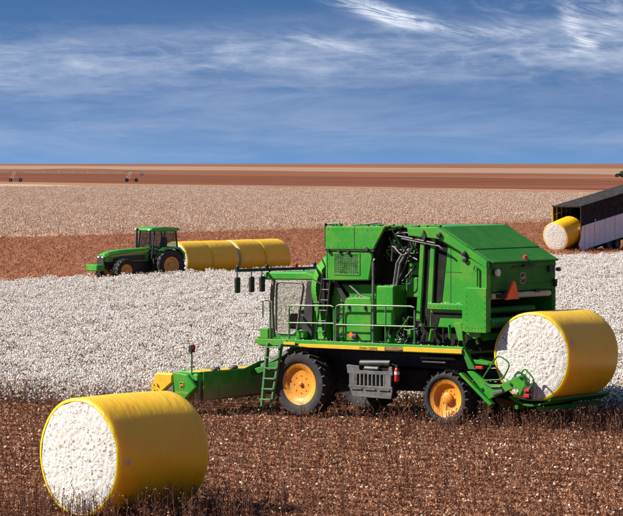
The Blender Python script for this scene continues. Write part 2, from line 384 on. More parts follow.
# ------------------------------------------------------------------ ground and fields
g = MB(); NR = 72
rad = [0, 20, 40, 60, 80, 100, 130, 170, 220, 270, 340, 430, 560, 750, 1000, 1400, 2000, 3000, 4500, 7000, 11000, 18000, 30000, 50000, 90000]
for r_ in rad:
    zg = -min(1.0, max(0.0, (r_ - 300) * 0.002))            # the soil lies a little below the far field sheets
    g.v += [(r_ * math.cos(2 * math.pi * i / NR), r_ * math.sin(2 * math.pi * i / NR), zg) for i in range(NR)]
for j in range(len(rad) - 1):
    g.f += [(j * NR + i, j * NR + (i + 1) % NR, (j + 1) * NR + (i + 1) % NR, (j + 1) * NR + i) for i in range(NR) if j] if j else [(NR + i, NR + (i + 1) % NR, 0) for i in range(NR)]
tag(g.build('ground', SOIL), 'flat red brown soil of the picked cotton ground in front', None, kind='structure')
FM = {
 'red': soil('turned_red_soil', (0.25, 0.088, 0.041), (0.28, 0.104, 0.051), (0.34, 0.15, 0.082), 0.05, fleck=(0.5, 0.36, 0.26), famt=0.35, fscale=3),
 'pale': soil('pale_cotton_stubble', (0.43, 0.275, 0.185), (0.36, 0.215, 0.135), (0.55, 0.40, 0.295), 0.020, streak=(0.25, 1, 1), fleck=(0.70, 0.58, 0.47), famt=0.6, fscale=1.2, rot=0),
 'orange': soil('orange_soil', (0.24, 0.092, 0.045), (0.31, 0.16, 0.095), (0.38, 0.25, 0.17), 0.016, streak=(0.6, 1, 1), rot=0),
 'dark': soil('dark_red_soil', (0.105, 0.033, 0.016), (0.16, 0.052, 0.025), (0.27, 0.105, 0.050), 0.010, streak=(0.15, 1, 1), rot=0, mid=0.6, k9=5),
 'red2': soil('far_red_soil', (0.145, 0.047, 0.023), (0.20, 0.073, 0.037), (0.31, 0.145, 0.076), 0.006, streak=(0.15, 1, 1), rot=0, k9=5),
 'pale2': soil('far_pale_field', (0.32, 0.205, 0.135), (0.23, 0.12, 0.070), (0.39, 0.275, 0.195), 0.003, streak=(0.2, 1, 1), rot=0, k9=5),
 'red3': soil('horizon_red_field', (0.17, 0.056, 0.028), (0.22, 0.086, 0.046), (0.31, 0.17, 0.10), 0.0010, streak=(0.2, 1, 1), rot=0, k9=5),
}
def uline(u): return [xy(u, -60), xy(u, 900)]
def pline(y0, y1, e=0.45):
    a, b = gnd(0, y0), gnd(623, y1); d = b - a
    return [(a - d * e)[:2], (b + d * e)[:2]]
def poly(l, jit, seed, n=80):
    """a boundary line with a gently uneven run"""
    rng = random.Random(seed); (xa, ya), (xb, yb) = l; L_ = math.hypot(xb - xa, yb - ya); nx, ny = -(yb - ya) / L_, (xb - xa) / L_
    ph = [rng.uniform(0, 6.28) for _ in range(3)]; out = []
    for i in range(n + 1):
        t = i / n; w = jit * L_ * (0.006 * math.sin(9 * t + ph[0]) + 0.0022 * math.sin(31 * t + ph[1]))
        out.append((xa + (xb - xa) * t + nx * w, ya + (yb - ya) * t + ny * w))
    return out
def sheet(name, p0, p1, m, z, label, rows_=10):
    n = len(p0); vs = []
    for j in range(rows_ + 1):
        t = (j / rows_) ** 2
        vs += [(a[0] + (b[0] - a[0]) * t, a[1] + (b[1] - a[1]) * t, z) for a, b in zip(p0, p1)]
    fs = [(j * n + i, j * n + i + 1, (j + 1) * n + i + 1, (j + 1) * n + i) for j in range(rows_) for i in range(n - 1)]
    return tag(MB().add(vs, fs).build(name, m), label, None, kind='structure')
U_COT, U_RED = 108.0, 193.0
L = [uline(U_COT), uline(U_RED), pline(184.5, 195.5), pline(181.3, 191.2), pline(172.2, 180.6), pline(168.9, 174.0), pline(165.7, 168.6), pline(163.85, 163.85, 0.3)]
PLN = [poly(l, j, i) for i, (l, j) in enumerate(zip(L, (0.05, 0.1, 1.6, 1.6, 1.8, 1.5, 1.2, 0)))]
for i, (m_, lab) in enumerate((('red', 'red brown picked field strip behind the standing cotton'), ('pale', 'wide pale stubble field speckled with leftover cotton'),
        ('orange', 'narrow orange tan strip beyond the pale stubble'), ('dark', 'dark red ploughed field in the distance'),
        ('red2', 'lighter red field beyond the dark red one'), ('pale2', 'far pale tan field near the horizon'), ('red3', 'thin red brown field along the horizon'))):
    sheet('field', PLN[i], PLN[i + 1], FM[m_], 0.02, lab)
# ------------------------------------------------------------------ crop plants (ground cover: scattered with geometry nodes)
def plantcol(name, makers):
    c = bpy.data.collections.new(name)
    for i, (v, f, mi, mats) in enumerate(makers):
        me = bpy.data.meshes.new(name); me.from_pydata(v, [], f)
        for m in mats: me.materials.append(m)
        me.polygons.foreach_set('material_index', mi); me.update()
        o = bpy.data.objects.new(name + '_source', me); c.objects.link(o)
    return c
ICO = None
def ico():
    global ICO
    if ICO is None:
        bm = bmesh.new(); bmesh.ops.create_icosphere(bm, subdivisions=1, radius=1.0)
        ICO = ([tuple(v.co) for v in bm.verts], [tuple(v.index for v in f.verts) for f in bm.faces]); bm.free()
    return ICO
class Plant:
    def __init__(s): s.v, s.f, s.m = [], [], []
    def put(s, vs, fs, m):
        n = len(s.v); s.v += [tuple(p) for p in vs]; s.f += [tuple(i + n for i in f) for f in fs]; s.m += [m] * len(fs)
    def stick(s, a, b, r0, r1, m):
        t = MB().tube([a, b], [r0, r1], 3); s.put(t.v, t.f[:-2], m)
    def blob(s, c, r, rng, m, sq=(1, 1, 1)):
        v, f = ico(); k = [rng.uniform(0.7, 1.25) for _ in v]
        s.put([(c[0] + p[0] * r * q * sq[0], c[1] + p[1] * r * q * sq[1], c[2] + p[2] * r * q * sq[2]) for p, q in zip(v, k)], f, m)
    def leaf(s, c, r, rng, m):
        a = Vector((rng.uniform(-1, 1), rng.uniform(-1, 1), rng.uniform(-0.6, 0.6))).normalized()
        b = a.cross(Vector((rng.uniform(-1, 1), rng.uniform(-1, 1), rng.uniform(-1, 1)))).normalized()
        c = Vector(c); s.put([c - a * r, c + b * r * 0.6, c + a * r, c - b * r * 0.55 + Vector((0, 0, r * 0.3))], [(0, 1, 2), (0, 2, 3)], m)
def cotton_plant(seed, nb=92):
    rng = random.Random(seed); p = Plant(); H = rng.uniform(0.74, 0.92)
    p.stick((0, 0, -0.03), (0.03, 0.02, H), 0.010, 0.004, 1)
    for i in range(9):
        z = rng.uniform(0.18, H * 0.85); a = rng.uniform(0, 6.28); r = rng.uniform(0.18, 0.36)
        p.stick((0, 0, z), (r * math.cos(a), r * math.sin(a), z + rng.uniform(0.02, 0.16)), 0.006, 0.003, 1)
    for i in range(nb):
        z = 0.16 + (H - 0.12) * rng.random() ** 0.75; a = rng.uniform(0, 6.28); r = 0.40 * math.sqrt(rng.random()) * (1.1 - 0.5 * z / H)
        c = (r * math.cos(a), r * math.sin(a), z)
        p.blob(c, rng.uniform(0.014, 0.029), rng, 0, (1, 1, rng.uniform(0.9, 1.5)))
    for i in range(44):
        z = rng.uniform(0.03, H * 0.95); a = rng.uniform(0, 6.28); r = rng.uniform(0.03, 0.40)
        p.leaf((r * math.cos(a), r * math.sin(a), z), rng.uniform(0.03, 0.065), rng, 2)
    return p.v, p.f, p.m, [LINT, STALK, LEAFC]
def stalk_plant(seed, H0=0.40, nst=1, leaves=6):
    """a picked plant: bare dark stem with short side twigs, a few burrs, crumbs of leaf at its foot"""
    rng = random.Random(seed); p = Plant()
    for k in range(nst):
        bx, by = rng.uniform(-0.12, 0.12), rng.uniform(-0.04, 0.04); H = H0 * rng.uniform(0.6, 1.15)
        tx, ty = bx + rng.uniform(-0.06, 0.06), by + rng.uniform(-0.06, 0.06)
        p.stick((bx, by, -0.03), (tx, ty, H), 0.007, 0.0035, 0)
        for i in range(rng.randint(3, 6)):
            t = rng.uniform(0.25, 0.95); a = rng.uniform(0, 6.28); r = rng.uniform(0.03, 0.11)
            q = (bx + (tx - bx) * t, by + (ty - by) * t, H * t)
            e = (q[0] + r * math.cos(a), q[1] + r * math.sin(a), q[2] + rng.uniform(0.04, 0.14))
            p.stick(q, e, 0.0045, 0.003, 0)
            if rng.random() < 0.35: p.blob(e, rng.uniform(0.008, 0.016), rng, 1)
            if rng.random() < 0.02: p.blob(e, rng.uniform(0.010, 0.020), rng, 2, (1.2, 1, 0.8))
    for i in range(leaves):
        a = rng.uniform(0, 6.28); r = 0.25 * math.sqrt(rng.random())
        p.leaf((r * math.cos(a), r * math.sin(a), 0.10 * rng.random() ** 1.5), rng.uniform(0.016, 0.036), rng, 1)
    return p.v, p.f, p.m, [STEMD, LEAFD, LINT, PALE]
def litter(seed, n=34, spread=0.34):
    """leaf crumbs, burr bits, broken twigs and lint lying on the soil"""
    rng = random.Random(seed); p = Plant()
    for i in range(n):
        a = rng.uniform(0, 6.28); r = spread * math.sqrt(rng.random()); q = rng.random()
        p.leaf((r * math.cos(a), r * math.sin(a), 0.012 + 0.07 * rng.random() ** 2), rng.uniform(0.014, 0.040), rng, 1 if q < 0.93 else 3)
    for i in range(5):
        a = rng.uniform(0, 6.28); r = spread * rng.random(); b = rng.uniform(0, 6.28); l = rng.uniform(0.06, 0.16); c = (r * math.cos(a), r * math.sin(a), 0.01)
        p.stick(c, (c[0] + l * math.cos(b), c[1] + l * math.sin(b), 0.02 + rng.uniform(0, 0.07)), 0.006, 0.004, 0)
    for i in range(1 if seed % 5 == 0 else 0):
        a = rng.uniform(0, 6.28); r = spread * math.sqrt(rng.random())
        p.blob((r * math.cos(a), r * math.sin(a), 0.03), rng.uniform(0.005, 0.016), rng, 2, (1.4, 1, 0.6))
    return p.v, p.f, p.m, [STALK, LEAFD, LINT, PALE]
def pale_clump(seed, wisps, H0=0.45, dark=0.45):
    rng = random.Random(seed); p = Plant()
    for k in range(5):
        a = rng.uniform(0, 6.28); r = rng.uniform(0, 0.5); b = (r * math.cos(a), r * math.sin(a), -0.02)
        p.stick(b, (b[0] + rng.uniform(-.12, .12), b[1] + rng.uniform(-.12, .12), H0 * rng.uniform(0.5, 1.1)), 0.012, 0.006, 0)
    for k in range(24):
        a = rng.uniform(0, 6.28); r = 0.6 * math.sqrt(rng.random())
        p.leaf((r * math.cos(a), r * math.sin(a), H0 * rng.random()), rng.uniform(0.025, 0.055), rng, 1 if rng.random() < dark else 3)
    for k in range(wisps):
        a = rng.uniform(0, 6.28); r = 0.6 * math.sqrt(rng.random())
        p.blob((r * math.cos(a), r * math.sin(a), H0 * rng.uniform(0.05, 1.0)), rng.uniform(0.025, 0.055), rng, 2 if rng.random() < 0.3 else 3)
    return p.v, p.f, p.m, [STALK, LEAFR, LINT, PALEB]
C_COT = plantcol('cotton_plant', [cotton_plant(i) for i in range(5)])
C_STK = plantcol('picked_stalk', [stalk_plant(20 + i, 0.30 + 0.04 * i, 1 + i % 2) for i in range(6)])
C_TAL = plantcol('tall_stalk', [stalk_plant(30 + i, 0.62, 2, 2) for i in range(4)])
C_LIT = plantcol('leaf_litter', [litter(40 + i, 26, 0.17) for i in range(5)])
C_RED = plantcol('sparse_stubble', [pale_clump(60 + i, 0, 0.20, 0.95) for i in range(3)])
C_PAL = plantcol('pale_stubble', [pale_clump(70 + i, 8, 0.50, 0.30) for i in range(4)])
def scatter(name, pts, coll, label, cat, smin, smax, tilt=0.12, seed=0):
    me = bpy.data.meshes.new(name); me.vertices.add(len(pts)); me.vertices.foreach_set('co', np.asarray(pts, dtype=np.float32).ravel()); me.update()
    o = bpy.data.objects.new(name, me); col.objects.link(o)
    gt = bpy.data.node_groups.new(name, 'GeometryNodeTree')
    gt.interface.new_socket('Geometry', in_out='INPUT', socket_type='NodeSocketGeometry')
    gt.interface.new_socket('Geometry', in_out='OUTPUT', socket_type='NodeSocketGeometry')
    N = gt.nodes.new; gi, go = N('NodeGroupInput'), N('NodeGroupOutput')
    ci = N('GeometryNodeCollectionInfo'); ci.inputs['Collection'].default_value = coll
    ci.inputs['Separate Children'].default_value = True; ci.inputs['Reset Children'].default_value = True
    ip = N('GeometryNodeInstanceOnPoints'); ip.inputs['Pick Instance'].default_value = True
    m2p = N('GeometryNodeMeshToPoints')
    rr = N('FunctionNodeRandomValue'); rr.data_type = 'FLOAT_VECTOR'
    rr.inputs[0].default_value = (-tilt, -tilt, 0); rr.inputs[1].default_value = (tilt, tilt, 6.283); rr.inputs['Seed'].default_value = seed
    rs = N('FunctionNodeRandomValue'); rs.data_type = 'FLOAT'; rs.inputs[2].default_value = smin; rs.inputs[3].default_value = smax; rs.inputs['Seed'].default_value = seed + 1
    ri = N('FunctionNodeRandomValue'); ri.data_type = 'INT'; ri.inputs[4].default_value = 0; ri.inputs[5].default_value = 9999; ri.inputs['Seed'].default_value = seed + 2
    Lk = gt.links.new
    Lk(gi.outputs[0], m2p.inputs[0]); Lk(m2p.outputs[0], ip.inputs['Points']); Lk(ci.outputs[0], ip.inputs['Instance'])
    Lk(rr.outputs[0], ip.inputs['Rotation']); Lk(rs.outputs[1], ip.inputs['Scale']); Lk(ri.outputs[2], ip.inputs['Instance Index'])
    Lk(ip.outputs[0], go.inputs[0])
    md = o.modifiers.new('scatter', 'NODES'); md.node_group = gt
    return tag(o, label, cat, kind='stuff')
# where the picker stands: front axle on the ground
FW = gnd(299, 417.5)
SX, SY = -math.sin(A), -math.cos(A)            # the machine's left side faces the camera
PM = Vector((FW.x - 1.8 * SX, FW.y - 1.8 * SY, 0))
PU, PV = uv(PM.x, PM.y)
HDR_F, HDR_W = 3.3, 3.3                        # how far ahead and how wide the header reaches
B1 = gnd(79, 517); B1A = R(44.0); B1D = Vector((math.sin(B1A), math.cos(B1A), 0))
rng = np.random.default_rng(5)
def inview(x, y, m): return np.abs(x) < 0.1042 * y + m
def rows(u0, u1, v0, v1, du, dv, ju, jv):
    U, V = np.meshgrid(np.arange(u0, u1, du), np.arange(v0, v1, dv)); U = U.ravel(); V = V.ravel()
    U = U + rng.uniform(-ju, ju, U.size); V = V + rng.normal(0, jv, V.size)
    return U, V, U * HX + V * VX, U * HY + V * VY
# standing cotton
U, V, X, Y = rows(20, U_COT, PV - HDR_W, 260, 0.21, 0.76, 0.12, 0.10)
edge = U_COT + rng.normal(0, 0.5, U.size)
k = inview(X, Y, 5) & (U < edge) & ((V > PV + HDR_W + 0.1) | (U > PU + HDR_F + 0.75)) & (Y < 240)
scatter('standing_cotton', np.stack([X[k], Y[k], 0 * X[k]], 1), C_COT, 'open white cotton standing unpicked in dense rows behind the harvester', 'cotton crop', 0.8, 1.12, 0.14, 3)
print('cotton', k.sum())
# picked stalks in front
U, V, X, Y = rows(-10, U_COT, 20, PV + HDR_W + 0.1, 0.20, 1.0, 0.12, 0.05)
d1 = (X - B1.x) * B1D.x + (Y - B1.y) * B1D.y; e1 = np.abs(-(X - B1.x) * B1D.y + (Y - B1.y) * B1D.x)
wheel = np.zeros(U.size, bool)
for wx, wy, hl, hw in ((0, 1.53, 0.75, 0.40), (0, -1.53, 0.75, 0.40), (-4.86, 1.52, 0.62, 0.36), (-4.86, -1.52, 0.62, 0.36)):
    wheel |= (np.abs(U - PU - wx) < hl) & (np.abs(PV - V - wy) < hw)
k = inview(X, Y, 5) & (Y > 52) & ((V < PV - HDR_W - 0.2) | (U < PU + HDR_F - 1.2)) & ~((d1 > -0.05) & (d1 < 2.5) & (e1 < 0.8)) & ~wheel
scatter('picked_stalks', np.stack([X[k], Y[k], 0 * X[k]], 1), C_STK, 'brown picked cotton stalks with shreds of lint covering the foreground', 'stalks', 0.6, 1.25, 0.18, 13)
# taller unbroken stalks left standing close round the near bale and in the picker's wake
n = 420
tx_ = np.concatenate([B1.x + rng.normal(0.8, 2.2, n), PM.x + 4.5 + rng.normal(1.0, 2.6, n)]); ty_ = np.concatenate([B1.y + rng.uniform(-1.6, 1.2, n), PM.y - 5.0 + rng.normal(-0.6, 1.6, n)])
d1 = (tx_ - B1.x) * B1D.x + (ty_ - B1.y) * B1D.y; e1 = np.abs(-(tx_ - B1.x) * B1D.y + (ty_ - B1.y) * B1D.x)
tu, tv_ = uv(tx_, ty_); lx_, ly_ = tu - PU, PV - tv_
k = ~((d1 > -0.05) & (d1 < 2.5) & (e1 < 0.85)) & ~((lx_ > -6.0) & (lx_ < 4) & (np.abs(ly_) < 2.1))
scatter('tall_stalks', np.stack([tx_[k], ty_[k], 0 * tx_[k]], 1), C_TAL, 'taller bare stalks round the near bale and behind the harvester', 'stalks', 0.7, 1.2, 0.15, 53)
print('stalks', k.sum())
U, V, X, Y = rows(-10, U_COT, 20, PV + HDR_W + 0.1, 0.045, 1.0, 0.03, 0.11)
k = inview(X, Y, 5) & (Y > 52) & ((V < PV - HDR_W) | (U < PU + HDR_F - 0.3))
scatter('leaf_litter', np.stack([X[k], Y[k], 0 * X[k]], 1), C_LIT, 'dry brown leaves and lint scraps littering the foreground soil', 'leaf litter', 0.7, 1.2, 0.10, 23)
print('litter', k.sum())
# stubble on the red strip and the pale field
U, V, X, Y = rows(U_COT, U_RED, 0, 420, 0.7, 1.0, 0.40, 0.30)
k = inview(X, Y, 6)
scatter('sparse_stubble', np.stack([X[k], Y[k], 0 * X[k]], 1), C_RED, 'sparse brown stubble on the red strip round the tractor', 'stubble', 0.7, 1.2, 0.3, 33)
print('red', k.sum())
n = 62000
Y = np.sqrt(rng.uniform(240 ** 2, 860 ** 2, n)); X = rng.uniform(-1, 1, n) * (0.1042 * Y + 8)
U, V = X * HX + Y * HY, X * VX + Y * VY
(ax_, ay_), (bx_, by_) = L[2]; t = (X - ax_) / (bx_ - ax_)
k = (U > U_RED + rng.normal(0, 1.0, n)) & (Y < ay_ + (by_ - ay_) * t)
scatter('pale_stubble', np.stack([X[k], Y[k], 0 * X[k] + 0.02], 1), C_PAL, 'pale stubble with leftover cotton across the wide middle field', 'stubble', 0.8, 1.4, 0.3, 43)
print('pale', k.sum())
# ------------------------------------------------------------------ shared machine parts
def wheel(parent, x, y, z, r, rr, w, side, lugs, rimmat=None, dish=0.10, seed=0, nuts=10, hubr=0.30):
    """rim disc with tyre, hub and nuts; side = +1 when the outer face looks to +y"""
    s = side; rm = MB()
    rm.lathe([(rr * 0.20, -dish * s), (rr * 0.62, -dish * s), (rr * 0.74, -dish * 0.75 * s), (rr * 0.80, -dish * 0.2 * s), (rr * 0.955, 0.0), (rr, 0.012 * s), (rr, -0.05 * s), (rr * 0.93, -w * s), (rr * 0.2, -w * s)], 40)
    rim = rm.build('wheel', rimmat or RIMY, parent, True, loc=(x, y, z))
    hb = MB(); hb.lathe([(rr * hubr, -dish * s - 0.005 * s), (rr * hubr, -dish * 0.45 * s), (rr * hubr * 0.8, -dish * 0.3 * s), (0.012, -dish * 0.25 * s)], 20)
    hb.build('hub', rimmat or RIMY, rim, True)
    nb = MB()
    for k in range(nuts):
        a = 2 * math.pi * k / nuts; cx_, cz_ = rr * 0.42 * math.cos(a), rr * 0.42 * math.sin(a)
        nb.lathe([(0.018, -dish * s - 0.002), (0.018, (-dish + 0.018) * s)], 6, c=(cx_, 0, cz_))
    tag(nb.build('wheel_nuts', rimmat or RIMY, rim), kind='stuff')
    ty = MB(); e = 0.055
    prof = [(rr * 0.97, -0.02), (rr + 0.04, 0.035), (rr + (r - rr) * 0.45, 0.055), (r - 0.10, 0.045), (r - e - 0.02, 0.0), (r - e, -0.05), (r - e, -w + 0.05), (r - e - 0.02, -w), (r - 0.10, -w - 0.045), (rr + 0.04, -w - 0.03), (rr * 0.97, -w + 0.02)]
    ty.lathe([(p, q * s) for p, q in prof], 48, cap=False)
    for k in range(lugs):
        for h_ in (0, 1):
            a0 = 2 * math.pi * (k + 0.5 * h_) / lugs; y0, y1 = (0.035, -w * 0.56) if h_ == 0 else (-w - 0.035, -w * 0.44)
            pts = []
            for (t, yy) in ((0.0, y0), (1.0, y1)):
                for da in (-0.028, 0.028):
                    for rad_ in (r - e - 0.05, r + (0.0 if t else -0.015)):
                        a = a0 + t * 0.30 + da * (1.2 if t == 0 else 0.9); pts.append((rad_ * math.cos(a), yy * s, rad_ * math.sin(a)))
            # shoulder end wraps down the sidewall
            a = a0; q = [((r - 0.13) * math.cos(a + d_), (y0 + (0.022 if h_ == 0 else -0.022)) * s, (r - 0.13) * math.sin(a + d_)) for d_ in (-0.030, 0.030)]
            ty.add(pts + q, [(0, 2, 3, 1), (4, 5, 7, 6), (0, 1, 5, 4), (2, 6, 7, 3), (1, 3, 7, 5), (0, 4, 6, 2), (1, 8, 9, 3), (0, 8, 1), (2, 3, 9), (0, 2, 9, 8)])
    ty.build('tyre', RUBBER, rim, True)
    return rim
DEER = [(-0.48, 0.10), (-0.30, 0.16), (-0.10, 0.10), (0.10, 0.14), (0.22, 0.30), (0.10, 0.46), (0.28, 0.40), (0.34, 0.30), (0.48, 0.24), (0.36, 0.16), (0.26, 0.02), (0.46, -0.08), (0.44, -0.16),
        (0.20, -0.08), (0.02, -0.06), (-0.18, -0.10), (-0.30, -0.34), (-0.38, -0.32), (-0.30, -0.08), (-0.42, 0.02)]
def emblem(parent, place, w, name='emblem', back=None):
    """leaping stag on a rounded shield; place(a, b, d) maps sideways, up, out of the panel"""
    sh = rounded([(-0.42, 0.5, 0), (0.42, 0.5, 0), (0.50, -0.1, 0), (0.30, -0.5, 0), (-0.30, -0.5, 0), (-0.50, -0.1, 0)], 0.12, 3)
    m = MB(); n = len(sh)
    m.add([place(p.x * w, p.y * w, 0.004) for p in sh] + [place(p.x * w, p.y * w, 0.010) for p in sh], [tuple(range(n)), tuple(range(n, 2 * n))] + [(i, (i + 1) % n, n + (i + 1) % n, n + i) for i in range(n)])
    o = m.build(name, back or YELLOW, parent)
    m = MB(); m.add([place(p.x * w * 0.86, p.y * w * 0.86, 0.014) for p in sh], [tuple(range(n))]); m.build('emblem_field', BLACK, o)
    m = MB(); m.add([place(a * w * 0.72, b * w * 0.72, 0.018) for a, b in DEER], [tuple(range(len(DEER)))]); m.build('emblem_stag', YELLOW, o)
    return o
def lettering(parent, txt, size, place, m, name='lettering'):
    vs, fs = textmesh(txt, size); xs = [v[0] for v in vs]; mid = (min(xs) + max(xs)) / 2
    return tag(MB().add([place(v[0] - mid, v[1], 0.006) for v in vs], fs).build(name, m, parent), kind='stuff')

# ------------------------------------------------------------------ cotton picker
PHI = math.pi - A
P = empty('cotton_picker', PM, PHI)
tag(P, 'large green cotton harvester with round module builder and yellow side stripe', 'harvester')
wheel(P, 0.0, 1.78, 0.92, 0.93, 0.575, 0.56, 1, 22, dish=0.07, hubr=0.11, nuts=8)
wheel(P, 0.0, -1.78, 0.92, 0.93, 0.575, 0.56, -1, 22, dish=0.07, hubr=0.11, nuts=8)
wheel(P, -4.86, 1.74, 0.75, 0.76, 0.51, 0.48, 1, 20, dish=0.12)
wheel(P, -4.86, -1.74, 0.75, 0.76, 0.51, 0.48, -1, 20, dish=0.12)
# underbody
m = MB().box((-5.3, 0.55, 1.45), (0.9, 0.80, 1.85)).box((-5.3, -0.80, 1.45), (0.9, -0.55, 1.85))
for x in (-5.2, -3.6, -2.0, -0.7, 0.7): m.box((x - 0.09, -0.56, 1.50), (x + 0.09, 0.56, 1.80))
m.build('chassis', BLACK, P, bevel=0.015)
m = MB().tube([(0, -1.25, 0.92), (0, 1.25, 0.92)], 0.20, 12); m.box((-0.30, -0.45, 0.62), (0.30, 0.45, 1.46)); m.build('front_axle', BLACK, P, bevel=0.02)
m = MB().tube([(-4.86, -1.30, 0.75), (-4.86, 1.30, 0.75)], 0.13, 12); m.prism([(-5.05, 0.62), (-4.67, 0.62), (-4.6, 1.44), (-5.12, 1.44)], -0.35, 0.35); m.build('rear_axle', BLACK, P, bevel=0.02)
m = MB().prism([(-3.9, 0.85), (-1.2, 0.80), (-0.95, 1.05), (-0.95, 1.44), (-3.9, 1.44)], -1.2, 1.10); m.build('engine', SHADEBLK, P, bevel=0.05)  # dark box, its colour standing in for the underbody shade
m = MB().box((-5.35, -1.55, 1.52), (-3.35, -0.85, 1.90)).box((-5.35, 0.85, 1.56), (-4.0, 1.50, 1.86)); m.build('fuel_tank', SHADEBLK, P, bevel=0.05)
m = MB()
for zz_, x0, x1 in ((1.80, -3.95, -5.05), (1.70, -4.0, -4.75)): m.tube([(x0, 1.58, zz_), (x1, 1.58, zz_)], 0.035, 8)
m.build('steering_cylinder', STEEL, P, True)
# slotted side cover with bulging lower edge
m = MB(); m.prism([(-1.53, 1.50), (-1.58, 1.52), (-1.95, 1.50), (-1.98, 1.38), (-2.92, 1.38), (-2.95, 1.50), (-3.05, 1.52), (-3.07, 1.34), (-1.56, 1.34)], 1.62, 1.68)
slots = 9; x0, x1 = -1.72, -2.92
m.box((-1.56, 1.62, 1.28), (-3.07, 1.68, 1.34)); m.box((-1.60, 1.62, 0.90), (-3.07, 1.68, 0.97)); m.prism([(-1.62, 0.90), (-1.72, 0.66), (-3.02, 0.64), (-3.07, 0.90)], 1.62, 1.67)
pitch_ = (x0 - x1) / slots
for i in range(slots + 1):
    xc = x0 - i * pitch_; wd = 0.032 if 0 < i < slots else 0.10
    m.box((xc + wd, 1.625, 0.97), (xc - wd, 1.678, 1.28))
vc = m.build('side_cover', GREYP, P, bevel=0.008)
MB().box((-1.60, 1.50, 0.70), (-3.05, 1.60, 1.48)).build('cover_backing', SHADEBLK, vc)
m = MB()
for i in range(3): m.box((-1.70 - i * 0.46, 1.665, 0.855), (-2.06 - i * 0.46, 1.70, 0.895))
m.build('cover_ledge', GREYP, vc, bevel=0.006)
MB().tube([(-1.95, 1.55, 1.56), (-2.95, 1.55, 1.60)], 0.11, 12).build('air_tank', BLACK, P, True)
MB().tube([(-2.15, 1.66, 1.45), (-2.60, 1.66, 1.45)], 0.05, 8).build('handle', GREYP, vc, True)
fe = MB().lathe([(0.065, 1.13), (0.07, 1.15), (0.07, 1.43), (0.05, 1.49), (0.025, 1.51)], 12, 'z', (-3.24, 1.70, 0)).build('fire_extinguisher', RED, P, True)
MB().box((-3.28, 1.66, 1.51), (-3.20, 1.75, 1.58)).tube([(-3.24, 1.74, 1.56), (-3.12, 1.77, 1.60)], 0.018, 6).build('valve', BLACK, fe)
MB().lathe([(0.072, 1.32), (0.072, 1.40)], 12, 'z', (-3.24, 1.70, 0), False).build('extinguisher_label', WHITE, fe)
# deck with yellow stripe
m = MB().box((-5.42, -1.72, 1.93), (1.45, 1.72, 2.02)).box((-5.42, 1.60, 2.02), (0.55, 1.76, 2.14)).box((1.45, 0.9, 1.95), (0.45, 1.78, 2.13))
m.build('deck', GREEN, P, bevel=0.012)
m = MB(); m.prism([(0.05, 1.975), (-0.30, 1.945), (-2.90, 1.945), (-2.90, 2.055), (0.0, 2.035)], 1.76, 1.79); m.build('yellow_stripe', YELLOW, P, bevel=0.006)
m = MB(); m.prism([(-3.50, 1.955), (-5.40, 1.965), (-5.40, 2.085), (-3.50, 2.075)], 1.76, 1.79); m.build('yellow_stripe', YELLOW, P, bevel=0.006)
m = MB(); m.prism([(-2.91, 1.97), (-3.30, 1.97), (-3.49, 2.00), (-3.49, 2.075), (-2.91, 2.06)], 1.755, 1.775); m.build('stripe_gap', RUST, P)
m = MB(); m.prism([(0.55, 2.0), (0.15, 2.0), (0.15, 2.075), (0.55, 2.075)], 1.78, 1.792); m.build('step_decal', YELLOW, P)
lettering(P, 'JOHN DEERE', 0.105, lambda a, b, d: (-2.35 - a, 1.79 + d, 1.962 + b), BLACK)
# railings
rails = []
for (xa, xb, zt) in ((0.42, -1.13, 3.08), (-1.19, -3.82, 3.14)):
    m = MB().tube(rounded([(xa, 1.70, 2.13), (xa, 1.70, zt), (xb, 1.70, zt + 0.03), (xb, 1.70, 2.13)], 0.14, 4)[4:-4] if False else [(xa, 1.70, 2.13)] + [(xa, 1.70, zt - 0.12), (xa - 0.03, 1.70, zt - 0.03), (xa - 0.12, 1.70, zt), (xb + 0.12, 1.70, zt + 0.03), (xb + 0.03, 1.70, zt), (xb, 1.70, zt - 0.10), (xb, 1.70, 2.13)], 0.024, 6)
    ro = m.build('railing', RAILG, P, True)
    MB().tube([(xa, 1.70, 2.60), (xb, 1.70, 2.63)], 0.020, 6).build('rail', RAILG, ro, True)
    if xb < -3: MB().tube([(-2.86, 1.70, 2.13), (-2.86, 1.70, zt)], 0.022, 6).build('post', RAILG, ro, True)
# entry ladder and front corner
la = MB()
for (xt, xb) in ((1.07, 1.27), (0.60, 0.94)): la.prism([(xt, 2.02), (xt - 0.07, 2.02), (xb - 0.07, 0.26), (xb, 0.24)], 1.80, 1.92)
lo = la.build('ladder', RAILG, P, bevel=0.006)
for i in range(6):
    t = (i + 0.25) / 6.0; z_ = 2.0 - 1.74 * t; xa = 1.07 + (1.27 - 1.07) * t; xb = 0.60 + (0.94 - 0.60) * t
    MB().box((xb - 0.05, 1.79, z_ - 0.035), (xa - 0.02, 2.02 if i == 5 else 1.96, z_)).build('rung', RAILG, lo, bevel=0.004)
m = MB().box((1.12, 1.50, 2.13), (1.42, 1.74, 2.42)).prism([(1.42, 1.95), (1.62, 2.02), (1.62, 2.12), (1.42, 2.14)], 1.3, 1.74); m.build('step_box', GREEN, P, bevel=0.02)
m = MB().tube([(1.08, 1.70, 2.13), (1.08, 1.70, 3.14), (1.16, 1.70, 3.2), (1.42, 1.70, 3.18)], 0.024, 6).tube([(1.34, 1.70, 3.18), (1.34, 1.70, 2.72)], 0.022, 6)
m.build('grab_rail', RAILG, P, True)
MB().box((1.56, 1.5, 2.03), (1.68, 1.62, 2.16)).build('marker_lamp', RUST, P, bevel=0.02)
